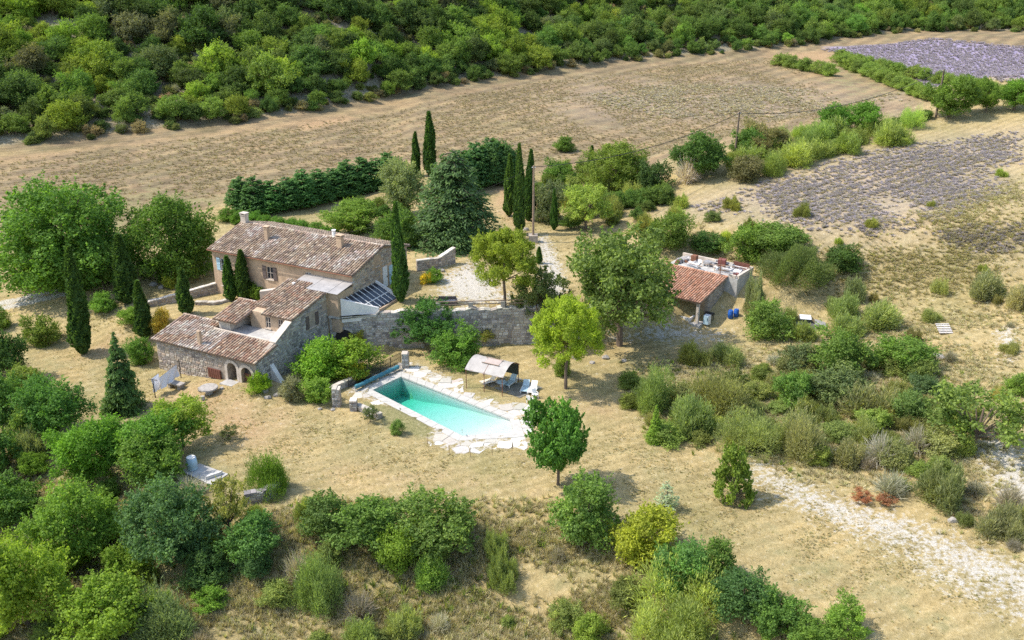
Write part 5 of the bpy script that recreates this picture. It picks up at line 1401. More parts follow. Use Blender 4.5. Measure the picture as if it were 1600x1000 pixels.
p = survey(275, 606)[0]; tb = empty('stone_bench', p, 'stone slab bench beside the washing line', 'bench')
part(tb, 'slab', MB().prism([p + E2 * a + N2 * b2 + Vector((0, 0, .5)) for a, b2 in ((-1, -.4), (1, -.4), (1, .4), (-1, .4))], (0, 0, .14)), M['rock'])
for a in (-.65, .65): part(tb, 'leg', MB().prism([p + E2 * (a + x) + N2 * y for x, y in ((-.15, -.3), (.15, -.3), (.15, .3), (-.15, .3))], (0, 0, .497)), M['rock'])
p = survey(327, 615)[0]; tb = empty('stone_table', p, 'round millstone table on the lawn before the arches', 'table')
part(tb, 'table_top', MB().tube([p + Vector((0, 0, .55)), p + Vector((0, 0, .60)), p + Vector((0, 0, .74))], [.82, .95, .92], 16), M['rock'])
part(tb, 'base', MB().tube([p, p + Vector((0, 0, .55))], [.4, .32], 9), M['rock'])
for a in (.6, 2.6, 4.5): part(tb, 'stool', MB().tube([p + Vector((math.cos(a) * 1.3, math.sin(a) * 1.3, 0)), p + Vector((math.cos(a) * 1.3, math.sin(a) * 1.3, .35))], [.24, .2], 8), M['rock'])
pt_ = gpoly([(283, 737), (312, 726), (357, 742), (330, 760)])
zz = max(float(height(*v)) for v in pt_)
thing('patio_slab', MB().prism([(x, y, zz - .6) for x, y in pt_], (0, 0, .7)), M['concrete'], (pt_[0][0], pt_[0][1], zz), 'pale concrete slab on the lawn edge below the house', 'slab', kind='thing')
p = Vector((*gpoly([(301, 735)])[0], zz + .1)); br = empty('water_tank', p, 'white ribbed water tank standing on the pale slab', 'tank')
part(br, 'drum', MB().tube([p + Vector((0, 0, z_)) for z_ in (0, .1, .4, .45, .8, .85, 1.15)], [.42, .45, .45, .48, .48, .45, .43], 14), M['blue_slat'], True); part(br, 'lid', MB().tube([p + Vector((0, 0, 1.153)), p + Vector((0, 0, 1.22))], .38, 14), M['white_paint'])
a = gpoly([(322, 752), (345, 744)]); thing('patio_kerb', MB().prism([(a[0][0], a[0][1], zz + .1), (a[1][0], a[1][1], zz + .1), (a[1][0] + .1, a[1][1] + .3, zz + .1), (a[0][0] + .1, a[0][1] + .3, zz + .1)], (0, 0, .3)), M['white_wall'], (a[0][0], a[0][1], zz), 'short white kerb block on the pale slab', 'kerb', kind='thing')
# rail on the retaining wall and the dark bench above it
def on_wall(x): return Vector((x, float(np.interp(x, [q[0] for q in RW], [q[1] for q in RW])) + .35, 4.4))
rl = empty('terrace_rail', on_wall(-4), 'weathered wooden rail on stone posts along the retaining wall', 'railing'); rl['kind'] = 'thing'
for x in (-8.2, -4.6, -1.0, 1.6): v = on_wall(x); part(rl, 'post', MB().prism([v + Vector(q) for q in ((-.25, -.25, -.1), (.25, -.25, -.1), (.25, .25, -.1), (-.25, .25, -.1))], (0, 0, 1.0)), M['rock'])
for h_ in (.55, .92): part(rl, 'rail', MB().prism([on_wall(-8.4) + Vector((0, -.05, h_)), on_wall(2.2) + Vector((0, -.05, h_)), on_wall(2.2) + Vector((0, .05, h_)), on_wall(-8.4) + Vector((0, .05, h_))], (0, 0, .09)), M['timber'])
p = survey(699, 476)[0]; bn = empty('garden_sofa', p, 'dark grey rattan sofa on the terrace behind the rail', 'sofa')
for nm, bx_ in (('seat', (-1, 1, -.35, .35, .2, .42)), ('backrest', (-1, 1, .352, .47, .2, .85)), ('armrest', (-1.12, -1.003, -.35, .47, .1, .6)), ('armrest', (1.003, 1.12, -.35, .47, .1, .6)), ('base', (-.95, .95, -.3, .4, 0, .197))):
    part(bn, nm, MB().box(*bx_, M4=__import__('mathutils').Matrix.Translation(p)), M['shutter'])
part(bn, 'cushion', MB().box(-.95, .95, -.33, .3, .423, .52, M4=__import__('mathutils').Matrix.Translation(p)), M['junk'])
# poles and wires
tops = []
for px_, py_, top, rad, mt_, lb in ((833, 378, 262, .17, 'timber', 'thick timber utility pole by the cypresses behind the yard'), (1148, 246, 178, .19, 'bark', 'slim utility pole at the edge of the stubble field'), (1462, 184, 113, .2, 'bark', 'slim utility pole among the far right trees')):
    p, t = survey(px_, py_); h_ = (py_ - top) * t / F_PX / math.cos(math.radians(17)); tp = p + Vector((.15 if px_ > 1000 else 0, 0, h_))
    up_ = empty('utility_pole', p, lb, 'pole', 'utility poles')
    part(up_, 'shaft', MB().tube([p - Vector((0, 0, .3)), p.lerp(tp, .5), tp], [rad, rad * .85, rad * .65], 9), M[mt_])
    part(up_, 'insulator', MB().tube([tp + Vector((-.25, 0, -.25)), tp + Vector((.25, 0, -.25))], .05, 6), M['white_paint'])
    if px_ < 900: part(up_, 'footing', MB().prism([p + Vector((-.6, -.6, -.3)), p + Vector((.6, -.6, -.3)), p + Vector((.6, .6, -.3)), p + Vector((-.6, .6, -.3))], (0, 0, 1.3)), M['mortar'])
    tops.append(tp - Vector((0, 0, .2)))
def wire(a, b_, sag, label, r_=.045): thing('overhead_wire', MB().tube([a.lerp(b_, i / 16) - Vector((0, 0, sag * 4 * (i / 16) * (1 - i / 16))) for i in range(17)], r_, 4), M['iron'], a, label, 'wire')
wire(tops[0], tops[1], 1.6, 'overhead wire from the thick pole to the field pole'); wire(tops[1], tops[2], 2.2, 'overhead wire between the field pole and the far right pole'); wire(tops[0], FA(8, 6.4, 10.0), 1.0, 'overhead wire from the thick pole to the farmhouse ridge', .014)
# wreck, pallet and rocks on the right
p = survey(1262, 510)[0] - Vector((0, 0, .35)); wk = empty('scrap_car', p, 'pale abandoned car body half hidden in the broom behind the round bush', 'car')
R_ = __import__('mathutils').Matrix.Translation(p) @ __import__('mathutils').Matrix.Rotation(-.2, 4, 'Z')
part(wk, 'body', MB().prism([R_ @ Vector(v) for v in ((-1.9, -.8, .25), (1.9, -.8, .25), (2.0, -.8, .7), (1.2, -.8, .95), (.7, -.8, 1.0), (-1.3, -.8, 1.0), (-1.9, -.8, .85))], R_.to_3x3() @ Vector((0, 1.6, 0))), M['galv'])
cb = part(wk, 'cabin', MB().prism([R_ @ Vector(v) for v in ((-1.25, -.72, 1.003), (.75, -.72, 1.003), (.25, -.66, 1.45), (-1.0, -.66, 1.45))], R_.to_3x3() @ Vector((0, 1.42, 0))), M['glass'])
part(cb, 'roof_panel', MB().prism([R_ @ Vector(v) for v in ((-1.0, -.7, 1.453), (.27, -.7, 1.453), (.27, .72, 1.453), (-1.0, .72, 1.453))], (0, 0, .05)), M['white_paint'])
for x in (-1.2, 1.2):
    for y in (-.82, .68): part(wk, 'wheel', MB().tube([R_ @ Vector((x, y, .3)), R_ @ Vector((x, y + .16, .3))], .31, 12), M['iron'])
p = survey(1474, 518)[0]; pal_ = empty('pallet', p, 'pale slatted pallet lying on the dry slope', 'pallet')
for i in range(6): part(pal_, 'slat', MB().prism([p + Vector((x, y + i * .26 - .8, .14 + .1 * i)) for x, y in ((-.75, 0), (.75, 0), (.75, .17), (-.75, .17))], (0, 0, .035)), M['white_wall'])
for x in (-.68, 0, .6): part(pal_, 'bearer', MB().prism([p + Vector(q) for q in ((x, -.8, 0), (x + .09, -.8, 0), (x + .09, .7, .52), (x, .7, .52))], (0, 0, .135)), M['timber'])
def boulder(px_, py_, s_, label, group=None):
    p, _ = survey(px_, py_); k = 3; mb_ = MB(); d = rdir(26)
    import bmesh
    bm = bmesh.new()
    for v in d: bm.verts.new(tuple(v * np.array([1, .8, .62]) * s_ * rng.uniform(.75, 1.1)))
    bmesh.ops.convex_hull(bm, input=bm.verts); me = bpy.data.meshes.new('boulder'); bm.to_mesh(me); bm.free(); me.materials.append(M['rock'])
    o = link('boulder', me, p + Vector((0, 0, s_ * .2))); return tag(o, label, 'rock', group)
for px_, py_, s_, lb in ((1303, 706, .4, 'rounded pale rock in the scrub below the bright tree'), (1488, 815, .5, 'grey boulder at the edge of the scrub by the chalk track'), (412, 612, .5, 'pale rock beside the bright round bush at the arch'), (418, 622, .4, 'smaller pale rock before the buttress'), (432, 618, .45, 'pale rock right of the buttress foot'), (822, 360, .5, 'pale rock left of the thick utility pole'), (240, 446, .6, 'large rock under the dark plane tree'), (252, 450, .5, 'second rock under the dark plane tree'), (520, 640, .3, 'small rock left of the squat gate pillar'), (500, 640, .3, 'small rock in front of the low green shrub'), (1470, 560, .6, 'dark rock on the upper edge of the right scrub'), (1462, 556, .5, 'second dark rock on the upper edge of the right scrub'), (575, 650, .35, 'rock at the end of the crumbling pool wall'), (690, 424, .5, 'pale rock at the foot of the curved yard wall'), (1180, 520, .6, 'rock by the round leafy bush near the barrels'), (900, 560, .5, 'leftmost rock in the oak shade below the shed'), (925, 568, .4, 'second rock in the oak shade below the shed'), (945, 560, .5, 'third rock in the oak shade below the shed'), (975, 565, .4, 'rightmost rock in the oak shade below the shed')):
    boulder(px_, py_, s_, lb, 'loose rocks')

# ------------------------------------------------------------------ garden trees and shrubs, each placed by its outline
def cyp(bb, label, tint=G_CYP):
    m_ = (bb[0] + bb[2]) / 2; hw = (bb[2] - bb[0]) * .40; bb = (m_ - hw, bb[1], m_ + hw, bb[3])
    o = plant('cypress', bb, jit(tint, .10), label, 'cypress', 'cypress_tree', 'cypresses', True)
    o.rotation_euler = (rng.normal(0, .02), rng.normal(0, .025), o.rotation_euler[2])
cyp((112, 388, 149, 553), 'tall leaning cypress standing alone on the left lawn'); cyp((181, 366, 219, 474), 'cypress in front of the plane trees, behind the garden'); cyp((212, 438, 242, 528), 'cypress at the left corner of the lower stone house')
cyp((278, 418, 305, 492), 'cypress rising in front of the long garden wall'); cyp((350, 399, 374, 470), 'left of the twin cypresses before the farmhouse front'); cyp((368, 391, 396, 470), 'right of the twin cypresses before the farmhouse front')
cyp((613, 320, 641, 472), 'tall slim cypress right of the farmhouse gable'); cyp((661, 176, 685, 275), 'tallest pointed cypress above the cedar'); cyp((642, 207, 659, 275), 'thinner pointed cypress just left of the tallest one')
cyp((785, 243, 806, 338), 'left cypress of the clump by the utility pole', (.055, .10, .035)); cyp((801, 230, 822, 366), 'tallest cypress of the clump by the utility pole', (.05, .095, .03)); cyp((815, 236, 836, 345), 'rear cypress of the clump by the utility pole'); cyp((859, 296, 872, 360), 'small slim cypress right of the utility pole'); cyp((915, 228, 931, 285), 'dark cypress at the left of the round pine behind the yard'); cyp((836, 385, 848, 412), 'dwarf cypress beside the gravel drive')

def tree(kind, bb, tint, label, stem=False, name='leafy_tree', cat='tree', group=None, variant=None): return plant(kind, bb, jit(tint, .06), label, cat, name, group, stem, variant)
tree('plane', (10, 280, 214, 468), (.068, .13, .028), 'huge round plane tree at the far left by the farm track', name='plane_tree', variant=0)
tree('tree', (30, 355, 130, 460), G_BRIGHT, 'yellow-green tree growing into the front of the huge plane tree', variant=1)
tree('plane', (206, 300, 340, 446), (.058, .11, .022), 'dark round plane tree touching the farmhouse', name='plane_tree', variant=1)
tree('loose', (138, 368, 188, 462), (.085, .14, .035), 'feathery young tree between two cypresses under the plane tree', variant=0)
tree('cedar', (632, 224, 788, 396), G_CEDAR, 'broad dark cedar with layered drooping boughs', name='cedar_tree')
tree('tree', (598, 243, 668, 345), (.12, .155, .085), 'silver-green olive tree left of the cedar', name='olive_tree')
tree('tree', (503, 312, 590, 374), (.10, .165, .035), 'bright rounded tree behind the farmhouse ridge')
tree('bush', (588, 322, 648, 390), (.065, .115, .03), 'dense green shrub between cedar and farmhouse gable', name='shrub', cat='shrub')
tree('tree', (735, 214, 812, 292), (.045, .09, .035), 'dark evergreen mass behind the cedar and the cypress clump')
tree('pine', (733, 352, 843, 487), G_PINE, 'umbrella pine on a bare trunk in the gravel yard', True, 'umbrella_pine', variant=0)
tree('pine', (826, 458, 942, 607), (.15, .20, .028), 'umbrella pine standing right of the canopy', True, 'umbrella_pine', variant=1)
tree('plane', (912, 219, 1014, 303), (.10, .14, .032), 'round olive-green pine at the edge of the stubble field', name='round_pine', variant=1)
tree('bush', (996, 248, 1052, 303), G_DARK, 'dark shrub right of the round pine', name='shrub', cat='shrub')
tree('airy', (876, 285, 954, 358), (.15, .20, .055), 'pale green feathery willow above the drive', True)
tree('bush', (834, 275, 882, 352), (.10, .13, .075), 'grey-green domed shrub behind the small slim cypress', name='shrub', cat='shrub')
tree('bush', (845, 248, 897, 290), (.07, .12, .03), 'low green shrub at the field edge left of the round pine', name='shrub', cat='shrub')
tree('bush', (864, 212, 899, 239), (.06, .105, .025), 'lone round bush out in the stubble field', name='shrub', cat='shrub')
tree('airy', (876, 352, 1060, 540), (.088, .135, .042), 'large spreading oak in front of the shed', True, 'oak_tree')
tree('tree', (900, 385, 1010, 500), (.065, .11, .03), 'dense oak crown left of the spreading oak', name='oak_tree', variant=0)
tree('airy', (802, 415, 888, 535), (.085, .115, .05), 'grey-green tree between the two umbrella pines')
tree('bush', (1014, 328, 1078, 392), (.075, .12, .03), 'leafy bush on the slope above the shed', name='shrub', cat='shrub')
tree('bush', (1080, 358, 1132, 398), (.05, .10, .03), 'dark round bush right behind the flat shed roof', name='shrub', cat='shrub')
tree('tree', (616, 466, 714, 556), (.042, .10, .030), 'dark fig tree against the retaining wall', name='fig_tree')
tree('bush', (676, 508, 750, 580), (.075, .15, .035), 'lighter green fig shrub in front of the dark fig tree', name='shrub', cat='shrub')
tree('bush', (458, 526, 538, 602), (.09, .165, .025), 'bright green laurel at the left end of the hedge before the cottage', name='shrub', cat='shrub')
tree('bush', (500, 524, 592, 598), (.10, .175, .025), 'bright green laurel at the right end of the hedge by the pool fence', name='shrub', cat='shrub')
tree('bush', (535, 565, 575, 600), (.19, .19, .03), 'small yellow-green shrub in the hedge by the pool fence', name='shrub', cat='shrub')
tree('bush', (472, 590, 522, 636), (.10, .16, .035), 'low green shrub left of the stone gate pillar', name='shrub', cat='shrub')
tree('bush', (438, 587, 476, 630), (.15, .17, .11), 'small silver olive bush beside the buttress', name='shrub', cat='shrub')
tree('bush', (387, 581, 424, 618), (.11, .20, .02), 'bright round bush at the cottage door arch', name='shrub', cat='shrub')
tree('bush', (540, 512, 572, 540), (.17, .19, .03), 'yellowish climber on the retaining wall', name='shrub', cat='shrub')
tree('bush', (745, 508, 778, 536), (.14, .15, .045), 'pale scrubby bush at the foot of the retaining wall', name='shrub', cat='shrub')
tree('bush', (664, 418, 692, 444), (.085, .16, .03), 'round green bush in the gravel yard', name='shrub', cat='shrub')
tree('bush', (656, 425, 674, 445), (.30, .25, .03), 'yellow bush beside the round green bush in the yard', name='shrub', cat='shrub')
tree('bush', (40, 488, 94, 544), (.085, .12, .03), 'rounded bush on the lawn at the far left', name='shrub', cat='shrub')
tree('spruce', (160, 515, 232, 640), (.045, .085, .032), 'dark conical fir between washing line and left thicket', True, 'fir_tree')
tree('bush', (200, 525, 242, 575), (.07, .14, .03), 'round bush at the left end of the cottage', name='shrub', cat='shrub')
tree('bush', (185, 478, 228, 508), (.11, .19, .035), 'bright low shrub below the garden wall', name='shrub', cat='shrub')
tree('bush', (140, 455, 182, 492), (.10, .18, .04), 'light green shrub under the feathery tree', name='shrub', cat='shrub')
tree('bush', (236, 478, 268, 522), (.24, .20, .05), 'yellowish shrub against the long garden wall', name='shrub', cat='shrub')
tree('bush', (255, 425, 285, 452), (.16, .19, .04), 'yellow-green shrub under the dark plane tree', name='shrub', cat='shrub')
tree('bush', (392, 440, 428, 470), (.10, .16, .03), 'shrub in the courtyard right of the twin cypresses', name='shrub', cat='shrub')
tree('lollipop', (824, 622, 920, 757), (.060, .135, .035), 'round-headed young tree on the lawn below the flagstones', True, 'standard_tree')
tree('pyramid', (1108, 684, 1180, 780), (.10, .15, .032), 'lopsided young tree beside the chalk track', True, 'young_tree', variant=1)
tree('spruce', (1008, 630, 1038, 690), (.10, .17, .032), 'small green cone-shaped conifer on the right lawn', True, 'small_conifer')
tree('sapling', (1018, 746, 1064, 796), (.17, .21, .19), 'thin blue-grey cedar sapling on the lower lawn', True, 'cedar_sapling')
tree('bush', (864, 552, 892, 590), (.09, .13, .03), 'small bush behind the trunk of the canopy pine', name='shrub', cat='shrub')
tree('loose', (566, 633, 592, 664), (.07, .10, .045), 'small shrub by the crumbling pool wall', name='shrub', cat='shrub'); tree('bush', (610, 653, 632, 682), (.09, .14, .05), 'small round shrub on the pool lawn', name='shrub', cat='shrub'); tree('loose', (346, 664, 372, 692), (.08, .10, .05), 'small bare shrub on the lawn below the stone table', name='shrub', cat='shrub')
tree('big_broom', (380, 704, 458, 780), (.085, .15, .03), 'upright rosemary filling the raised stone bed', name='rosemary', cat='shrub')
tree('tree', (1048, 202, 1132, 284), (.055, .10, .028), 'green tree behind the dead grey one at the field corner'); tree('dead', (1042, 214, 1106, 292), (.55, .52, .51), 'dead silver-grey tree at the field corner', name='dead_tree')
tree('bush', (1144, 198, 1206, 250), (.06, .11, .03), 'green bush beside the field pole', name='shrub', cat='shrub')
tree('tree', (1278, 158, 1330, 212), (.07, .14, .03), 'left of the paired bushy trees on the crest', variant=2); tree('tree', (1318, 158, 1374, 212), (.075, .145, .03), 'right of the paired bushy trees on the crest', variant=1)
tree('tree', (1443, 112, 1522, 188), (.085, .145, .035), 'spreading tree beside the far right utility pole'); tree('tree', (1518, 118, 1562, 178), (.09, .15, .035), 'middle tree at the far right end of the crest'); tree('tree', (1556, 120, 1612, 176), (.08, .15, .03), 'rightmost tree on the crest at the picture edge')
tree('bush', (1130, 344, 1196, 414), (.085, .14, .035), 'leafy bush left of the great broom', name='shrub', cat='shrub'); tree('bush', (1180, 348, 1262, 400), (.08, .13, .035), 'leafy bush behind the great broom', name='shrub', cat='shrub')
tree('round_broom', (1186, 378, 1298, 452), (.098, .130, .055), 'great rounded broom bush above the shed', name='broom_shrub', cat='shrub'); tree('bush', (1282, 383, 1342, 430), (.05, .09, .028), 'dark bush at the right of the great broom', name='shrub', cat='shrub')
tree('bush', (1164, 466, 1232, 536), (.10, .15, .045), 'round leafy bush right of the blue barrels', name='shrub', cat='shrub'); tree('broom', (1160, 425, 1196, 500), (0.156, 0.184, 0.114), 'tall pale broom beside the white shed wall', name='broom_shrub', cat='shrub')
tree('loose', (1450, 588, 1590, 700), (.10, .145, .045), 'sparse pale tree above the chalk gully', True, 'sparse_tree', variant=0)
tree('broom', (1516, 425, 1572, 470), (0.156, 0.179, 0.107), 'isolated broom high on the right slope', name='broom_shrub', cat='shrub'); tree('broom', (1570, 440, 1615, 485), (0.156, 0.167, 0.122), 'greyish broom at the right picture edge', name='broom_shrub', cat='shrub')

def wild(poly_px, dmin, kinds, tints, size, label, name, cat, group, tries=3000, hr=(.6, .9)):
    for x, y in spaced(gpoly(poly_px), dmin, tries):
        k = int(rng.integers(len(kinds))); w = rng.uniform(*size)
        kw = {'broom': 'olive broom', 'big_broom': 'broad olive broom', 'dead': 'grey leafless', 'bush': 'leafy green', 'oak': 'dense green', 'tree': 'tall green'}[kinds[k]]
        szw = 'small' if w < size[0] + (size[1] - size[0]) * .33 else 'large' if w > size[0] + (size[1] - size[0]) * .67 else 'middling'
        put(kinds[k], Vector((x, y, float(height(x, y)) - .05)), w, w * rng.uniform(*hr), jit(tints[k], .16), '%s %s %s' % (szw, kw, label), cat, name, group)
# conifer hedge behind the farmhouse, tree by tree
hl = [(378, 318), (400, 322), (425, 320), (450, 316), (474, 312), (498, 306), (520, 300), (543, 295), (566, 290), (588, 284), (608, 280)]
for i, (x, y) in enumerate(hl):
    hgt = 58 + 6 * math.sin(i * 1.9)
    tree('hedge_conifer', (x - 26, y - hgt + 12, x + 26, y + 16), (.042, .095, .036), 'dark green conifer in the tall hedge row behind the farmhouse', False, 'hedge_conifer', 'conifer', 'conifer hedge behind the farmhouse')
for i in range(9):
    x = 355 + i * 20; y = 338 + i * 3.2
    tree('bush', (x - 15, y - 14, x + 15, y + 10), (.07, .14, .03), 'low clipped shrub in the hedge along the back of the farmhouse roof', False, 'hedge_shrub', 'shrub', 'low hedge at the farmhouse back')
for i in range(6):
    x = 950 + i * 18; y = 325 - i * 2
    tree('bush', (x - 17, y - 26, x + 17, y + 6), (.07, .115, .035), 'dark shrub in the hedge below the round pine', False, 'hedge_shrub', 'shrub', 'hedge below the round pine')
for i in range(7):
    x = 1376 + i * 12; y = 200 - i * 3
    tree('bush', (x - 10, y - 12, x + 10, y + 5), (.06, .105, .03), 'small shrub in the low hedge along the crest', False, 'hedge_shrub', 'shrub', 'low hedge along the crest')
for i, (x, y, ww, hh_) in enumerate(((744, 292, 30, 76), (766, 288, 32, 78), (790, 286, 28, 66), (722, 300, 30, 70))):
    tree('hedge_conifer', (x - ww, y - hh_, x + ww, y + 6), (.042, .09, .036), 'dark conifer %s in the evergreen mass behind the cedar' % ('at the centre', 'right of centre', 'at the right end', 'nearest the cedar')[i], False, 'hedge_conifer', 'conifer', 'evergreens behind the cedar')
wild([(838, 300), (890, 268), (1010, 290), (1046, 318), (980, 352), (900, 362), (850, 345)], 3.6, ['bush', 'bush', 'oak', 'broom'], [(.085, .13, .035), (.11, .15, .05), (.06, .10, .03), (.14, .17, .06)], (1.8, 3.8), 'shrub in the planting behind the yard drive', 'garden_shrub', 'shrub', 'planting behind the yard')
wild([(560, 330), (640, 330), (640, 385), (600, 372)], 3.0, ['bush', 'oak'], [(.075, .12, .035), (.055, .095, .03)], (2.0, 3.6), 'shrub between cedar and farmhouse back', 'garden_shrub', 'shrub', 'shrubs behind the farmhouse')
# orchard rows beyond the field
nO = 0
for row, (a, b_, k) in enumerate((((1222, 96), (1296, 112), 5), ((1312, 90), (1452, 150), 13), ((1318, 98), (1440, 146), 11), ((1335, 96), (1590, 150), 15))):
    for i in range(k):
        t = (i + rng.uniform(-.15, .15)) / max(1, k - 1); x = a[0] + (b_[0] - a[0]) * t; y = a[1] + (b_[1] - a[1]) * t
        tree('bush', (x - 14, y - 15, x + 14, y + 8), (.115, .165, .05), 'small rounded orchard tree, number %s from the left in the %s row' % (('one', 'two', 'three', 'four', 'five', 'six', 'seven', 'eight', 'nine', 'ten', 'eleven', 'twelve', 'thirteen', 'fourteen', 'fifteen')[i], ('short left', 'nearest', 'second', 'rearmost')[row]), False, 'orchard_tree', 'tree', 'orchard rows'); nO += 1

# left and lower thickets
TH = [('oak', (-20, 500, 48, 605), G_DARK), ('oak', (-30, 565, 42, 690), (.05, .10, .03)), ('tree', (36, 583, 148, 700), (.055, .115, .03)), ('tree', (82, 640, 202, 768), (.075, .15, .025)),
      ('tree', (168, 632, 292, 745), (.07, .14, .028)), ('airy', (240, 612, 334, 715), (.13, .18, .035)), ('oak', (190, 670, 292, 775), (.08, .15, .03)), ('tree', (205, 738, 350, 908), (.065, .115, .055)),
      ('loose', (328, 735, 392, 850), (.14, .17, .06)), ('oak', (345, 800, 440, 895), (.06, .12, .04)), ('tree', (55, 740, 195, 905), (.085, .155, .03)), ('oak', (-40, 735, 66, 835), (.06, .12, .03)),
      ('tree', (-30, 815, 118, 1010), (.115, .175, .03)), ('oak', (95, 895, 235, 1030), (.105, .17, .03)), ('big_broom', (168, 915, 305, 1030), (0.104, 0.150, 0.078)), ('oak', (-60, 650, 30, 760), (.055, .11, .03)), ('bush', (170, 840, 240, 920), (.10, .17, .03)),
      ('bush', (290, 850, 360, 930), (.05, .095, .035)), ('broom', (20, 660, 90, 720), (0.133, 0.156, 0.090)), ('dead', (255, 735, 340, 790), (.40, .37, .35)), ('bush', (370, 850, 430, 905), (.05, .10, .04))]
WORDS = ['dark tree at the left edge beside the far lawn', 'mid-green tree at the left picture edge below the dark one', 'dense round tree left of the fir', 'bright green tree in the middle of the left thicket', 'green tree between the fir and the yellow-green tree', 'loose yellow-green tree beside the tank slab', 'leafy tree left of the tank slab',
         'large grey-green oak in the lower left thicket', 'half-bare spindly tree right of the grey-green oak', 'dark tree at the right end of the lower left thicket', 'bright tree left of the grey-green oak', 'green tree at the left edge halfway down the thicket', 'large yellow-green tree in the bottom left corner', 'bright yellow-green tree at the bottom edge',
         'feathery grey-green broom at the bottom edge beside the yellow-green trees', 'dark green tree cut by the left edge', 'bright low shrub left of the grey-green oak foot', 'dark shrub under the grey-green oak', 'pale broom on the left bank', 'bare grey brush below the leafy thicket', 'bluish dark shrub at the right foot of the grey-green oak']
for (k, bb, tint), wd in zip(TH, WORDS):
    mx_, dx_ = (bb[0] + bb[2]) / 2, (bb[2] - bb[0]) * .48; bb = (mx_ - dx_, bb[1] + (bb[3] - bb[1]) * .06, mx_ + dx_, bb[3])
    tree(k, bb, tint, wd, False, {'broom': 'broom_shrub', 'big_broom': 'broom_shrub', 'bush': 'shrub', 'dead': 'dry_brush'}.get(k, 'thicket_tree'), {'broom': 'shrub', 'big_broom': 'shrub', 'bush': 'shrub', 'dead': 'brush'}.get(k, 'tree'), 'left thicket')
LO = [('bush', (862, 742, 966, 862), (.085, .14, .04), 'leafy bush below the round-headed young tree'), ('bush', (956, 786, 1060, 888), (.155, .195, .03), 'bright yellow-green bush on the lower bank'), ('oak', (1016, 845, 1104, 945), (.06, .115, .04), 'dark tree below the yellow-green bush'),
      ('bush', (1086, 842, 1150, 915), (.075, .125, .035), 'green bush right of the dark bank tree'), ('oak', (1112, 895, 1206, 985), (.05, .10, .038), 'dark tree farther down the bank'), ('bush', (1180, 930, 1262, 1010), (.07, .13, .035), 'green bush near the bottom edge of the bank'), ('bush', (1285, 935, 1350, 1005), (.095, .16, .035), 'bright bush at the lower end of the bank'),
      ('bush', (1235, 960, 1300, 1020), (.085, .15, .035), 'leafy bush cut by the bottom edge'), ('big_broom', (975, 940, 1160, 1040), (0.152, 0.186, 0.066), 'wide olive broom at the bottom edge'), ('bush', (1020, 880, 1062, 940), (.07, .12, .05), 'small dark bush in the bank row'),
      ('oak', (520, 768, 640, 872), (.07, .125, .035), 'dark leafy tree in the middle bank thicket'), ('bush', (470, 770, 555, 850), (.075, .125, .04), 'green bush at the left of the middle bank thicket'), ('oak', (620, 770, 745, 885), (.075, .125, .035), 'spreading tree at the right of the middle bank thicket'), ('bush', (588, 815, 664, 900), (.105, .175, .03), 'bright bush in front of the middle bank thicket'),
      ('broom', (650, 870, 712, 930), (0.104, 0.166, 0.055), 'small green broom below the middle bank thicket'), ('big_broom', (445, 870, 545, 975), (0.104, 0.146, 0.061), 'green broom on the left of the lower bank'), ('dead', (430, 845, 500, 925), (.40, .37, .34), 'bare grey branches on the lower bank'), ('dead', (520, 910, 600, 985), (.36, .31, .29), 'grey-brown dry brush at the bottom of the bank'),
      ('bush', (895, 955, 945, 1010), (.12, .17, .04), 'light bush near the bottom centre'), ('broom', (755, 830, 800, 880), (0.133, 0.176, 0.073), 'small broom in the bank grass'), ('broom', (760, 870, 815, 925), (0.123, 0.161, 0.066), 'green-brown broom in the lower bank grass'), ('broom', (600, 950, 660, 1010), (0.133, 0.166, 0.078), 'broom at the bottom edge left of centre'), ('broom', (540, 965, 600, 1020), (0.123, 0.166, 0.066), 'broom cut by the bottom edge')]
for k, bb, tint, wd in LO: tree(k, bb, tint, wd, False, {'broom': 'broom_shrub', 'big_broom': 'broom_shrub', 'bush': 'shrub', 'dead': 'dry_brush'}.get(k, 'bank_tree'), {'broom': 'shrub', 'big_broom': 'shrub', 'bush': 'shrub', 'dead': 'brush'}.get(k, 'tree'), 'shrubs on the lower bank')

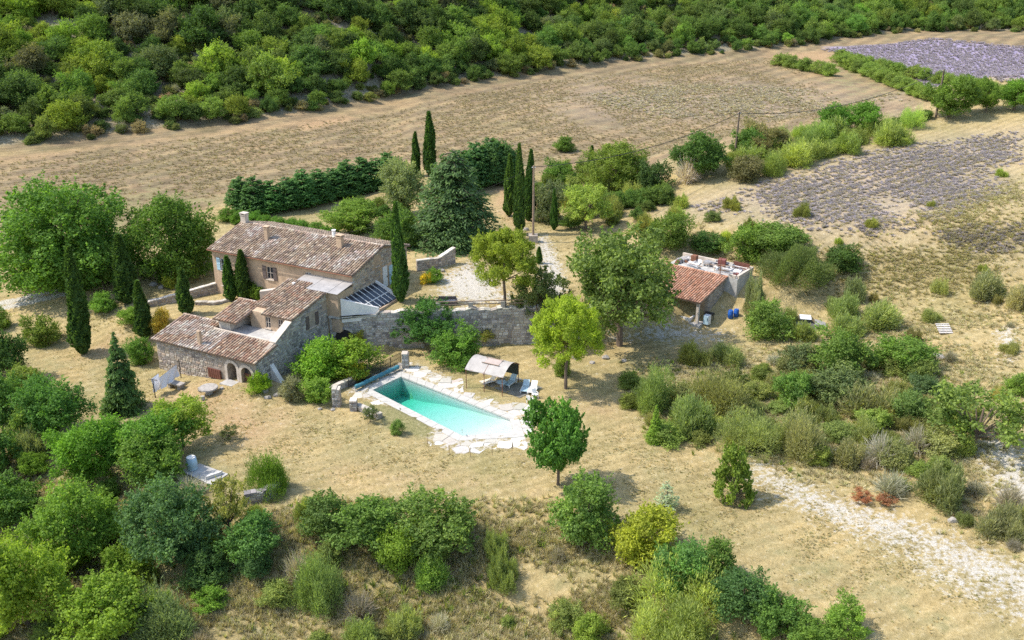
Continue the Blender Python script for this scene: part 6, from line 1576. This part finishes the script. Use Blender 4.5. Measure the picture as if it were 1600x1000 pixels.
# scrub on the right: hand-placed shrubs, then the rest of the thicket
SC = [('broom', (1236, 500, 1275, 535), (.14, .17, .07), 'low broom growing in front of the abandoned car bonnet'), ('broom', (1222, 480, 1250, 515), (.12, .16, .06), 'broom at the left end of the abandoned car'), ('broom', (1058, 533, 1108, 574), G_BROOM, 'pale broom nearest the shed forecourt'), ('broom', (1102, 530, 1168, 574), (0.142, 0.176, 0.084), 'broom right of the one nearest the shed forecourt'), ('big_broom', (970, 568, 1054, 648), (0.123, 0.171, 0.073), 'large green broom at the left end of the scrub'), ('big_broom', (1078, 572, 1190, 662), (0.133, 0.146, 0.073), 'large brownish broom in the scrub'),
      ('broom', (1040, 620, 1110, 690), (0.114, 0.161, 0.073), 'green broom low in the left scrub'), ('big_broom', (1120, 630, 1230, 720), (0.128, 0.156, 0.078), 'tall olive broom low in the scrub'), ('oak', (1218, 533, 1274, 590), (.085, .11, .065), 'grey-green leafy bush at the top of the scrub'), ('oak', (1262, 510, 1352, 600), (.085, .145, .04), 'bright leafy tree at the top of the scrub'),
      ('bush', (1205, 575, 1262, 640), (.08, .14, .04), 'leafy bush in the heart of the scrub'), ('oak', (1258, 570, 1356, 640), (.09, .125, .06), 'grey-leaved tree in the heart of the scrub'), ('oak', (1362, 522, 1456, 590), (.085, .145, .035), 'wide green bush on the upper right of the scrub'), ('bush', (1415, 580, 1462, 632), (.065, .105, .055), 'small dark tree right of the scrub'),
      ('bush', (1392, 610, 1450, 668), (.085, .13, .05), 'leafy shrub right of the scrub centre'), ('big_broom', (1215, 640, 1310, 730), (0.138, 0.156, 0.090), 'olive broom in the lower scrub'), ('broom', (1300, 590, 1400, 660), (0.133, 0.156, 0.084), 'broom between the leafy scrub trees'), ('broom', (1290, 690, 1350, 740), (0.123, 0.136, 0.090), 'greyish broom at the lower edge of the scrub'),
      ('dead', (1330, 660, 1420, 740), (.38, .34, .33), 'grey dry brush in the lower scrub'), ('dead', (1395, 650, 1470, 720), (.37, .33, .31), 'dry brush beneath the sparse pale tree'), ('dead', (1350, 720, 1430, 790), (.36, .33, .31), 'dry grey brush nearest the chalk track'), ('broom', (1430, 720, 1520, 800), (0.128, 0.150, 0.084), 'olive broom above the chalk track'),
      ('dead', (1540, 740, 1612, 810), (.36, .32, .30), 'dry brush at the right edge'), ('broom', (1530, 790, 1600, 850), (0.133, 0.146, 0.096), 'greyish broom at the right edge'), ('loose', (1330, 765, 1362, 790), (.17, .085, .055), 'small red-brown bush at the edge of the chalk track'), ('loose', (1368, 772, 1400, 796), (.17, .09, .06), 'second red-brown bush by the chalk track'),
      ('broom', (1286, 455, 1340, 500), (0.128, 0.171, 0.078), 'green broom right of the abandoned car'), ('broom', (1330, 470, 1400, 520), (0.128, 0.161, 0.084), 'wide broom uphill of the scrub'), ('broom', (1300, 490, 1360, 530), (0.133, 0.171, 0.078), 'broom just above the bright scrub tree'), ('broom', (1318, 430, 1350, 470), (0.123, 0.156, 0.090), 'small broom below the dark bush'), ('bush', (1568, 580, 1612, 620), (.10, .16, .04), 'bright shrub at the right picture edge')]
for k, bb, tint, wd in SC: tree(k, bb, tint, wd, False, {'broom': 'broom_shrub', 'big_broom': 'broom_shrub', 'bush': 'shrub', 'dead': 'dry_brush'}.get(k, 'scrub_tree'), {'broom': 'shrub', 'big_broom': 'shrub', 'bush': 'shrub', 'dead': 'brush'}.get(k, 'tree'), 'scrub on the right slope')
wild([(985, 600), (1100, 640), (1220, 560), (1380, 560), (1520, 640), (1500, 720), (1420, 780), (1300, 730), (1150, 690), (1040, 690), (980, 640)], 2.1, ['bush', 'broom', 'bush', 'bush', 'dead', 'broom', 'bush'], [(.115, .155, .055), (.15, .17, .08), (.12, .165, .05), (.13, .155, .06), (.42, .38, .34), (.13, .16, .07), (.14, .155, .075)], (1.4, 3.6), 'shrub in the thick scrub below the shed', 'scrub_shrub', 'shrub', 'thick scrub below the shed', hr=(.42, .8))
wild([(1440, 760), (1560, 770), (1640, 830), (1640, 880), (1500, 830)], 2.6, ['broom', 'dead', 'dead', 'broom'], [(.13, .15, .07), (.37, .33, .31), (.34, .30, .28), (.15, .15, .08)], (1.4, 2.8), 'shrub in the dry scrub above the chalk track', 'scrub_shrub', 'shrub', 'dry scrub above the chalk track')
wild([(1165, 250), (1230, 212), (1300, 208), (1420, 196), (1418, 218), (1330, 240), (1240, 262), (1190, 285)], 3.6, ['broom', 'big_broom'], [(.15, .20, .075), (.14, .19, .07)], (3.8, 6.2), 'shrub in the bright patch below the crest', 'broom_shrub', 'shrub', 'broom patch below the crest', hr=(.45, .65))
wild([(1135, 262), (1180, 225), (1210, 235), (1170, 285)], 3.4, ['bush', 'broom', 'bush'], [(.11, .15, .04), (.13, .165, .06), (.11, .115, .06)], (3, 5), 'shrub beside the field pole at the left of the broom patch', 'scrub_shrub', 'shrub', 'shrubs by the field pole')
wild([(1040, 330), (1140, 300), (1260, 340), (1360, 330), (1380, 370), (1180, 370), (1060, 350)], 7.5, ['broom'], [(.145, .175, .06)], (1.6, 3.2), 'shrub dotted in the lower lavender', 'broom_shrub', 'shrub', 'brooms dotted in the lavender')
wild([(930, 395), (1010, 340), (1070, 320), (1130, 350), (1150, 380), (1080, 370)], 4.6, ['broom', 'bush'], [(.145, .175, .06), (.085, .13, .04)], (1.6, 3.0), 'shrub on the bank above the oak', 'scrub_shrub', 'shrub', 'shrubs on the bank above the oak')
wild([(1300, 480), (1420, 440), (1600, 480), (1600, 640), (1480, 600), (1400, 520)], 6.0, ['broom', 'dead'], [(.14, .15, .075), (.36, .32, .27)], (1.2, 2.4), 'shrub scattered on the right slope', 'scrub_shrub', 'shrub', 'dry shrubs on the right slope')
wild([(1300, 380), (1440, 270), (1620, 230), (1620, 440), (1440, 430)], 13, ['broom'], [(.14, .18, .055)], (1.1, 2.2), 'shrub alone high on the lavender slope', 'broom_shrub', 'shrub', 'brooms high on the lavender slope')
wild([(330, 830), (460, 790), (560, 860), (800, 840), (900, 880), (1000, 920), (980, 1010), (300, 1010)], 4.0, ['broom', 'dead', 'bush', 'bush'], [(.13, .16, .06), (.36, .32, .26), (.10, .14, .05), (.12, .155, .05)], (1.0, 2.6), 'shrub in the grass of the lower bank', 'scrub_shrub', 'shrub', 'low shrubs on the lower bank')
wild([(-40, 690), (60, 700), (200, 780), (330, 880), (330, 1010), (-60, 1010)], 3.7, ['oak', 'bush', 'broom', 'bush'], [(.09, .15, .03), (.12, .18, .03), (.12, .16, .05), (.075, .12, .035)], (1.6, 3.6), 'shrub in the lower left thicket', 'thicket_shrub', 'shrub', 'undergrowth of the left thicket', hr=(.7, 1.0))
wild([(-70, 490), (-10, 480), (40, 600), (80, 700), (-60, 740)], 5.5, ['oak', 'tree', 'bush'], [(.06, .105, .03), (.075, .13, .03), (.10, .14, .04)], (3.0, 5.0), 'tree at the left edge of the thicket', 'thicket_tree', 'tree', 'trees at the left edge', hr=(.8, 1.1))

# ------------------------------------------------------------------ wooded hillside
hx0, hx1 = -150.0, 260.0
cand = spaced([(hx0, 180), (hx1, 180), (hx1, 560), (hx0, 560)], 3.5, 50000)
gh = cand[:, 1] - np.interp(cand[:, 0], HILL_X, HILL_Y)
vis = np.abs(cand[:, 0]) < 0.58 * cand[:, 1] + 25
flp = gpoly([(1280, 78), (1400, 68), (1460, 60), (1560, 70), (1720, 80), (1720, 135), (1560, 128), (1420, 112)])
ok = (gh > 0.5) & (gh < 175) & vis & ~inside(flp, cand[:, 0], cand[:, 1])
dens = vnoise(cand[:, 0], cand[:, 1], 16, 21) + 0.6 * vnoise(cand[:, 0], cand[:, 1], 7, 22)
leftness = sstep((20 - cand[:, 0]) / 80)
ok &= dens > -1.3 + 0.3 * leftness
cand = cand[ok]; gh = gh[ok]
zc = height(cand[:, 0], cand[:, 1])
order = np.argsort(np.hypot(cand[:, 0], cand[:, 1] * 1.0) + (gh > 60) * 400)
tone = vnoise(cand[:, 0], cand[:, 1], 22, 31); tone2 = vnoise(cand[:, 0], cand[:, 1], 9, 33)
def wood_tint(i):
    r = tone[i] * .8 + tone2[i] * .5 + rng.normal(0, .45); rightk = sstep((cand[i, 0] + 10) / 60)
    if r > 0.7: t = (.115, .165, .033)
    elif r > 0.1: t = (.085, .135, .036)
    elif r > -0.7: t = (.052, .09, .030)
    else: t = (.085, .105, .06)
    t = tuple(a * (1 - .45 * rightk) + b_ * .45 * rightk for a, b_ in zip(t, (.095, .15, .048)))
    return jit(t, .12)
size_c = np.clip(rng.normal(5.7, 1.6, len(cand)), 2.6, 9.5) * (0.8 + .25 * sstep(gh / 12)); hh = size_c * rng.uniform(.72, 1.05, len(cand))
size_c[(cand[:, 0] > 20)] *= .92
N_IND = 300
tone_word = ''
def wt_(i): return TI[i]
TI = [wood_tint(i) for i in range(len(cand))]
for i in order[:N_IND]:
    t_ = TI[i]; tone_word = 'bright green' if t_[1] > .15 else 'dark green' if t_[1] < .10 else 'grey-green' if t_[2] > .05 else 'green'
    put('oak', Vector((cand[i, 0], cand[i, 1], zc[i] - .1)), size_c[i], hh[i], wt_(i), '%s %s oak %s, in the %s part' % ('large' if size_c[i] > 6.0 else 'small' if size_c[i] < 4.3 else 'middling', tone_word, 'at the field edge of the wood' if gh[i] < 9 else 'inside the hillside wood' if gh[i] < 32 else 'high in the hillside wood', 'left' if cand[i, 0] < -55 else 'middle left' if cand[i, 0] < -15 else 'middle' if cand[i, 0] < 30 else 'right'), 'tree', 'oak_tree', 'oaks on the wooded hillside')
rest = order[N_IND:]
P = np.stack([cand[rest, 0], cand[rest, 1], zc[rest] - .1], 1)
scatter('hillside_wood', 'oak', P, size_c[rest], hh[rest], np.array([TI[i] for i in rest]), 'far wood of oaks reading as one green mass on the hillside', 'wood')
# underwood: low shrubs between the oaks and along the field edge
und = rand_in([(hx0, 180), (hx1, 180), (hx1, 520), (hx0, 520)], 14000); gu = und[:, 1] - np.interp(und[:, 0], HILL_X, HILL_Y)
k_ = (gu > -1.5) & (gu < 110) & (np.abs(und[:, 0]) < 0.58 * und[:, 1] + 20) & ~inside(flp, und[:, 0], und[:, 1]); und = und[k_][:5200]
ut = np.array([jit([(.085, .12, .045), (.12, .14, .06), (.06, .095, .035), (.17, .155, .11)][int(rng.integers(4))], .15) for _ in range(len(und))])
us = rng.uniform(1.4, 3.2, len(und))
scatter('underwood', 'bush', np.stack([und[:, 0], und[:, 1], height(und[:, 0], und[:, 1]) - .1], 1), us, us * rng.uniform(.6, .9, len(und)), ut, 'low shrubs growing under and before the hillside oaks', 'underwood')
for i in range(46):
    x = rng.uniform(-95, 60); g_ = rng.uniform(1, 60); y = float(np.interp(x, HILL_X, HILL_Y)) + g_; w = rng.uniform(2.5, 5)
    put('dead', Vector((x, y, float(height(x, y)))), w, w * .8, jit((.38, .35, .32), .1), 'grey leafless brush among the hillside oaks', 'brush', 'dry_brush', 'grey brush in the wood')

# ------------------------------------------------------------------ grass and lavender cover
def cover(name, kind, polys, n_, size, hgt, tints, label, cat, thin=None, avoid=(), feather=5.0):
    X = []; PG = []
    for poly, share in polys:
        PG.append(gpoly(poly)); q = rand_in(PG[-1], int(n_ * share)); X.append(q)
    X = np.concatenate(X)
    keep = np.ones(len(X), bool)
    if thin is not None: keep &= thin(X)
    for a in avoid: keep &= ~inside(a, X[:, 0], X[:, 1])
    ed = np.max([np.where(inside(g_, X[:, 0], X[:, 1]), edge_dist(g_, X[:, 0], X[:, 1]), 0) for g_ in PG], axis=0)
    keep &= rng.random(len(X)) < .04 + ed / feather
    X = X[keep]; k = len(X)
    T = np.array(tints)[rng.integers(0, len(tints), k)] * (1 + rng.normal(0, .14, (k, 1)))
    s_ = rng.uniform(*size, k); h_ = rng.uniform(*hgt, k)
    return scatter(name, kind, np.stack([X[:, 0], X[:, 1], height(X[:, 0], X[:, 1]) - .02], 1), s_, h_, np.clip(T, .01, .9), label, cat)
foot = [[tuple(FA(*q, 0)[:2]) for q in ((-3.2, -3.2), (21, -3.2), (21, 11.6), (-3.2, 11.6))], [tuple(FB(*q, 0)[:2]) for q in ((-.2, -.2), (14, -.2), (14, 13.3), (-.2, 13.3))], [tuple(FD(*q, 0)[:2]) for q in ((-2.4, -.4), (8.4, -.4), (8.4, 12), (-2.4, 12))], deck, [tuple(p) for p in o2], pt_]
patchy = lambda s_, sd_, th, sp_=.45: (lambda X: vnoise(X[:, 0], X[:, 1], s_, sd_) + rng.normal(0, sp_, len(X)) > th)
STRAWS = [(.46, .395, .285), (.40, .335, .235), (.52, .46, .35), (.37, .315, .22)]
cover('bank_grass', 'grass', [([(300, 800), (560, 775), (860, 775), (980, 830), (1150, 920), (1380, 1010), (250, 1015)], .7), ([(-60, 700), (300, 760), (330, 1010), (-80, 1010)], .3)], 22000, (.4, .9), (.3, .8), STRAWS + [(.36, .345, .18), (.50, .43, .29)], 'tall dry grass on the bank below the lawn', 'grass', patchy(4, 41, -.5))
cover('lawn_grass', 'grass', [([(60, 540), (230, 560), (420, 610), (560, 640), (860, 700), (1020, 620), (1100, 680), (1600, 900), (1600, 1010), (1390, 1000), (1000, 830), (860, 770), (450, 760), (250, 700)], 1.0)], 38000, (.14, .32), (.06, .17), STRAWS + [(.34, .31, .15), (.52, .40, .24)], 'short sunburnt grass on the lawn', 'grass', patchy(3, 43, -.1), foot)
cover('slope_grass', 'grass', [([(960, 560), (1150, 540), (1300, 480), (1620, 460), (1620, 900), (1200, 740), (1000, 680)], .55), ([(1040, 340), (1300, 380), (1620, 260), (1620, 470), (1300, 480), (1180, 440)], .45)], 22000, (.4, .95), (.2, .5), STRAWS + [(.40, .37, .20), (.48, .41, .28)], 'dry grass tufts on the right slope', 'grass', patchy(5, 45, -.5), foot)
cover('field_grass', 'grass', [([(-40, 252), (0, 250), (250, 222), (500, 190), (700, 150), (870, 122), (1030, 102), (1230, 88), (1430, 160), (1240, 210), (1040, 240), (600, 255), (360, 310), (0, 390)], 1.0)], 27000, (.5, 1.1), (.2, .45), [(.34, .275, .205), (.29, .225, .17), (.39, .325, .245), (.28, .225, .18)], 'stubble and dry weeds in the big field', 'grass', patchy(9, 47, -.3))
cover('terrace_grass', 'grass', [([(620, 480), (800, 480), (900, 440), (1000, 330), (860, 300), (640, 390)], .6), ([(60, 470), (230, 480), (230, 540), (60, 540)], .4)], 3000, (.25, .5), (.15, .4), STRAWS, 'dry grass round the yard and drive', 'grass', patchy(4, 49, 0), foot)
lp = [(1060, 328), (1180, 288), (1330, 240), (1480, 215), (1620, 200), (1620, 255), (1560, 265), (1590, 300), (1480, 352), (1370, 378), (1280, 368), (1150, 338)]
cover('lavender', 'lavender', [(lp, .85), ([(1440, 365), (1540, 345), (1620, 350), (1620, 400), (1500, 395)], .15)], 26000, (.45, .8), (.22, .4), [(.36, .315, .45), (.32, .285, .41), (.40, .35, .46), (.42, .36, .32)], 'patchy faded lavender on the slope', 'lavender', lambda X: patchy(5, 51, -.4, .6)(X) & (np.abs(((X[:, 0] * -.42 + X[:, 1] * .91 + .7 * vnoise(X[:, 0], X[:, 1], 6, 52)) / 1.7) % 1 - .5) < .5 * (.3 + .75 * rng.random(len(X)))))
cover('field_lavender', 'lavender', [([(900, 150), (980, 132), (1150, 130), (1300, 142), (1420, 162), (1380, 178), (1180, 188), (980, 186)], 1.0)], 7000, (.7, 1.2), (.35, .6), [(.37, .32, .32), (.42, .36, .30)], 'faded old lavender in the big field', 'lavender', patchy(9, 53, .1, .8))
X = rand_in(flp, 15000); rowc = (X[:, 1] + .35 * X[:, 0]) / 2.2; X = X[np.abs(rowc - np.round(rowc)) < .30]
scatter('lavender_rows', 'lavender', np.stack([X[:, 0], X[:, 1], height(X[:, 0], X[:, 1])], 1), rng.uniform(.8, 1.1, len(X)), rng.uniform(.5, .7, len(X)), np.array([(.36, .31, .47)]) * (1 + rng.normal(0, .12, (len(X), 1))), 'rows of blooming lavender in the far field', 'lavender')
cover('green_weeds', 'weed', [([(980, 560), (1500, 560), (1520, 700), (1300, 760), (1000, 690)], .4), ([(300, 800), (860, 790), (1100, 900), (1300, 1010), (300, 1010)], .35), ([(-40, 600), (200, 700), (330, 800), (300, 1010), (-60, 1010)], .25)], 3500, (.4, .9), (.3, .8), [(.12, .17, .05), (.16, .19, .06), (.10, .14, .045)], 'green weeds among the dry grass', 'weeds', patchy(4, 55, .2))
print('objects', len(bpy.data.objects), 'orchard', nO, 'wood', len(cand))
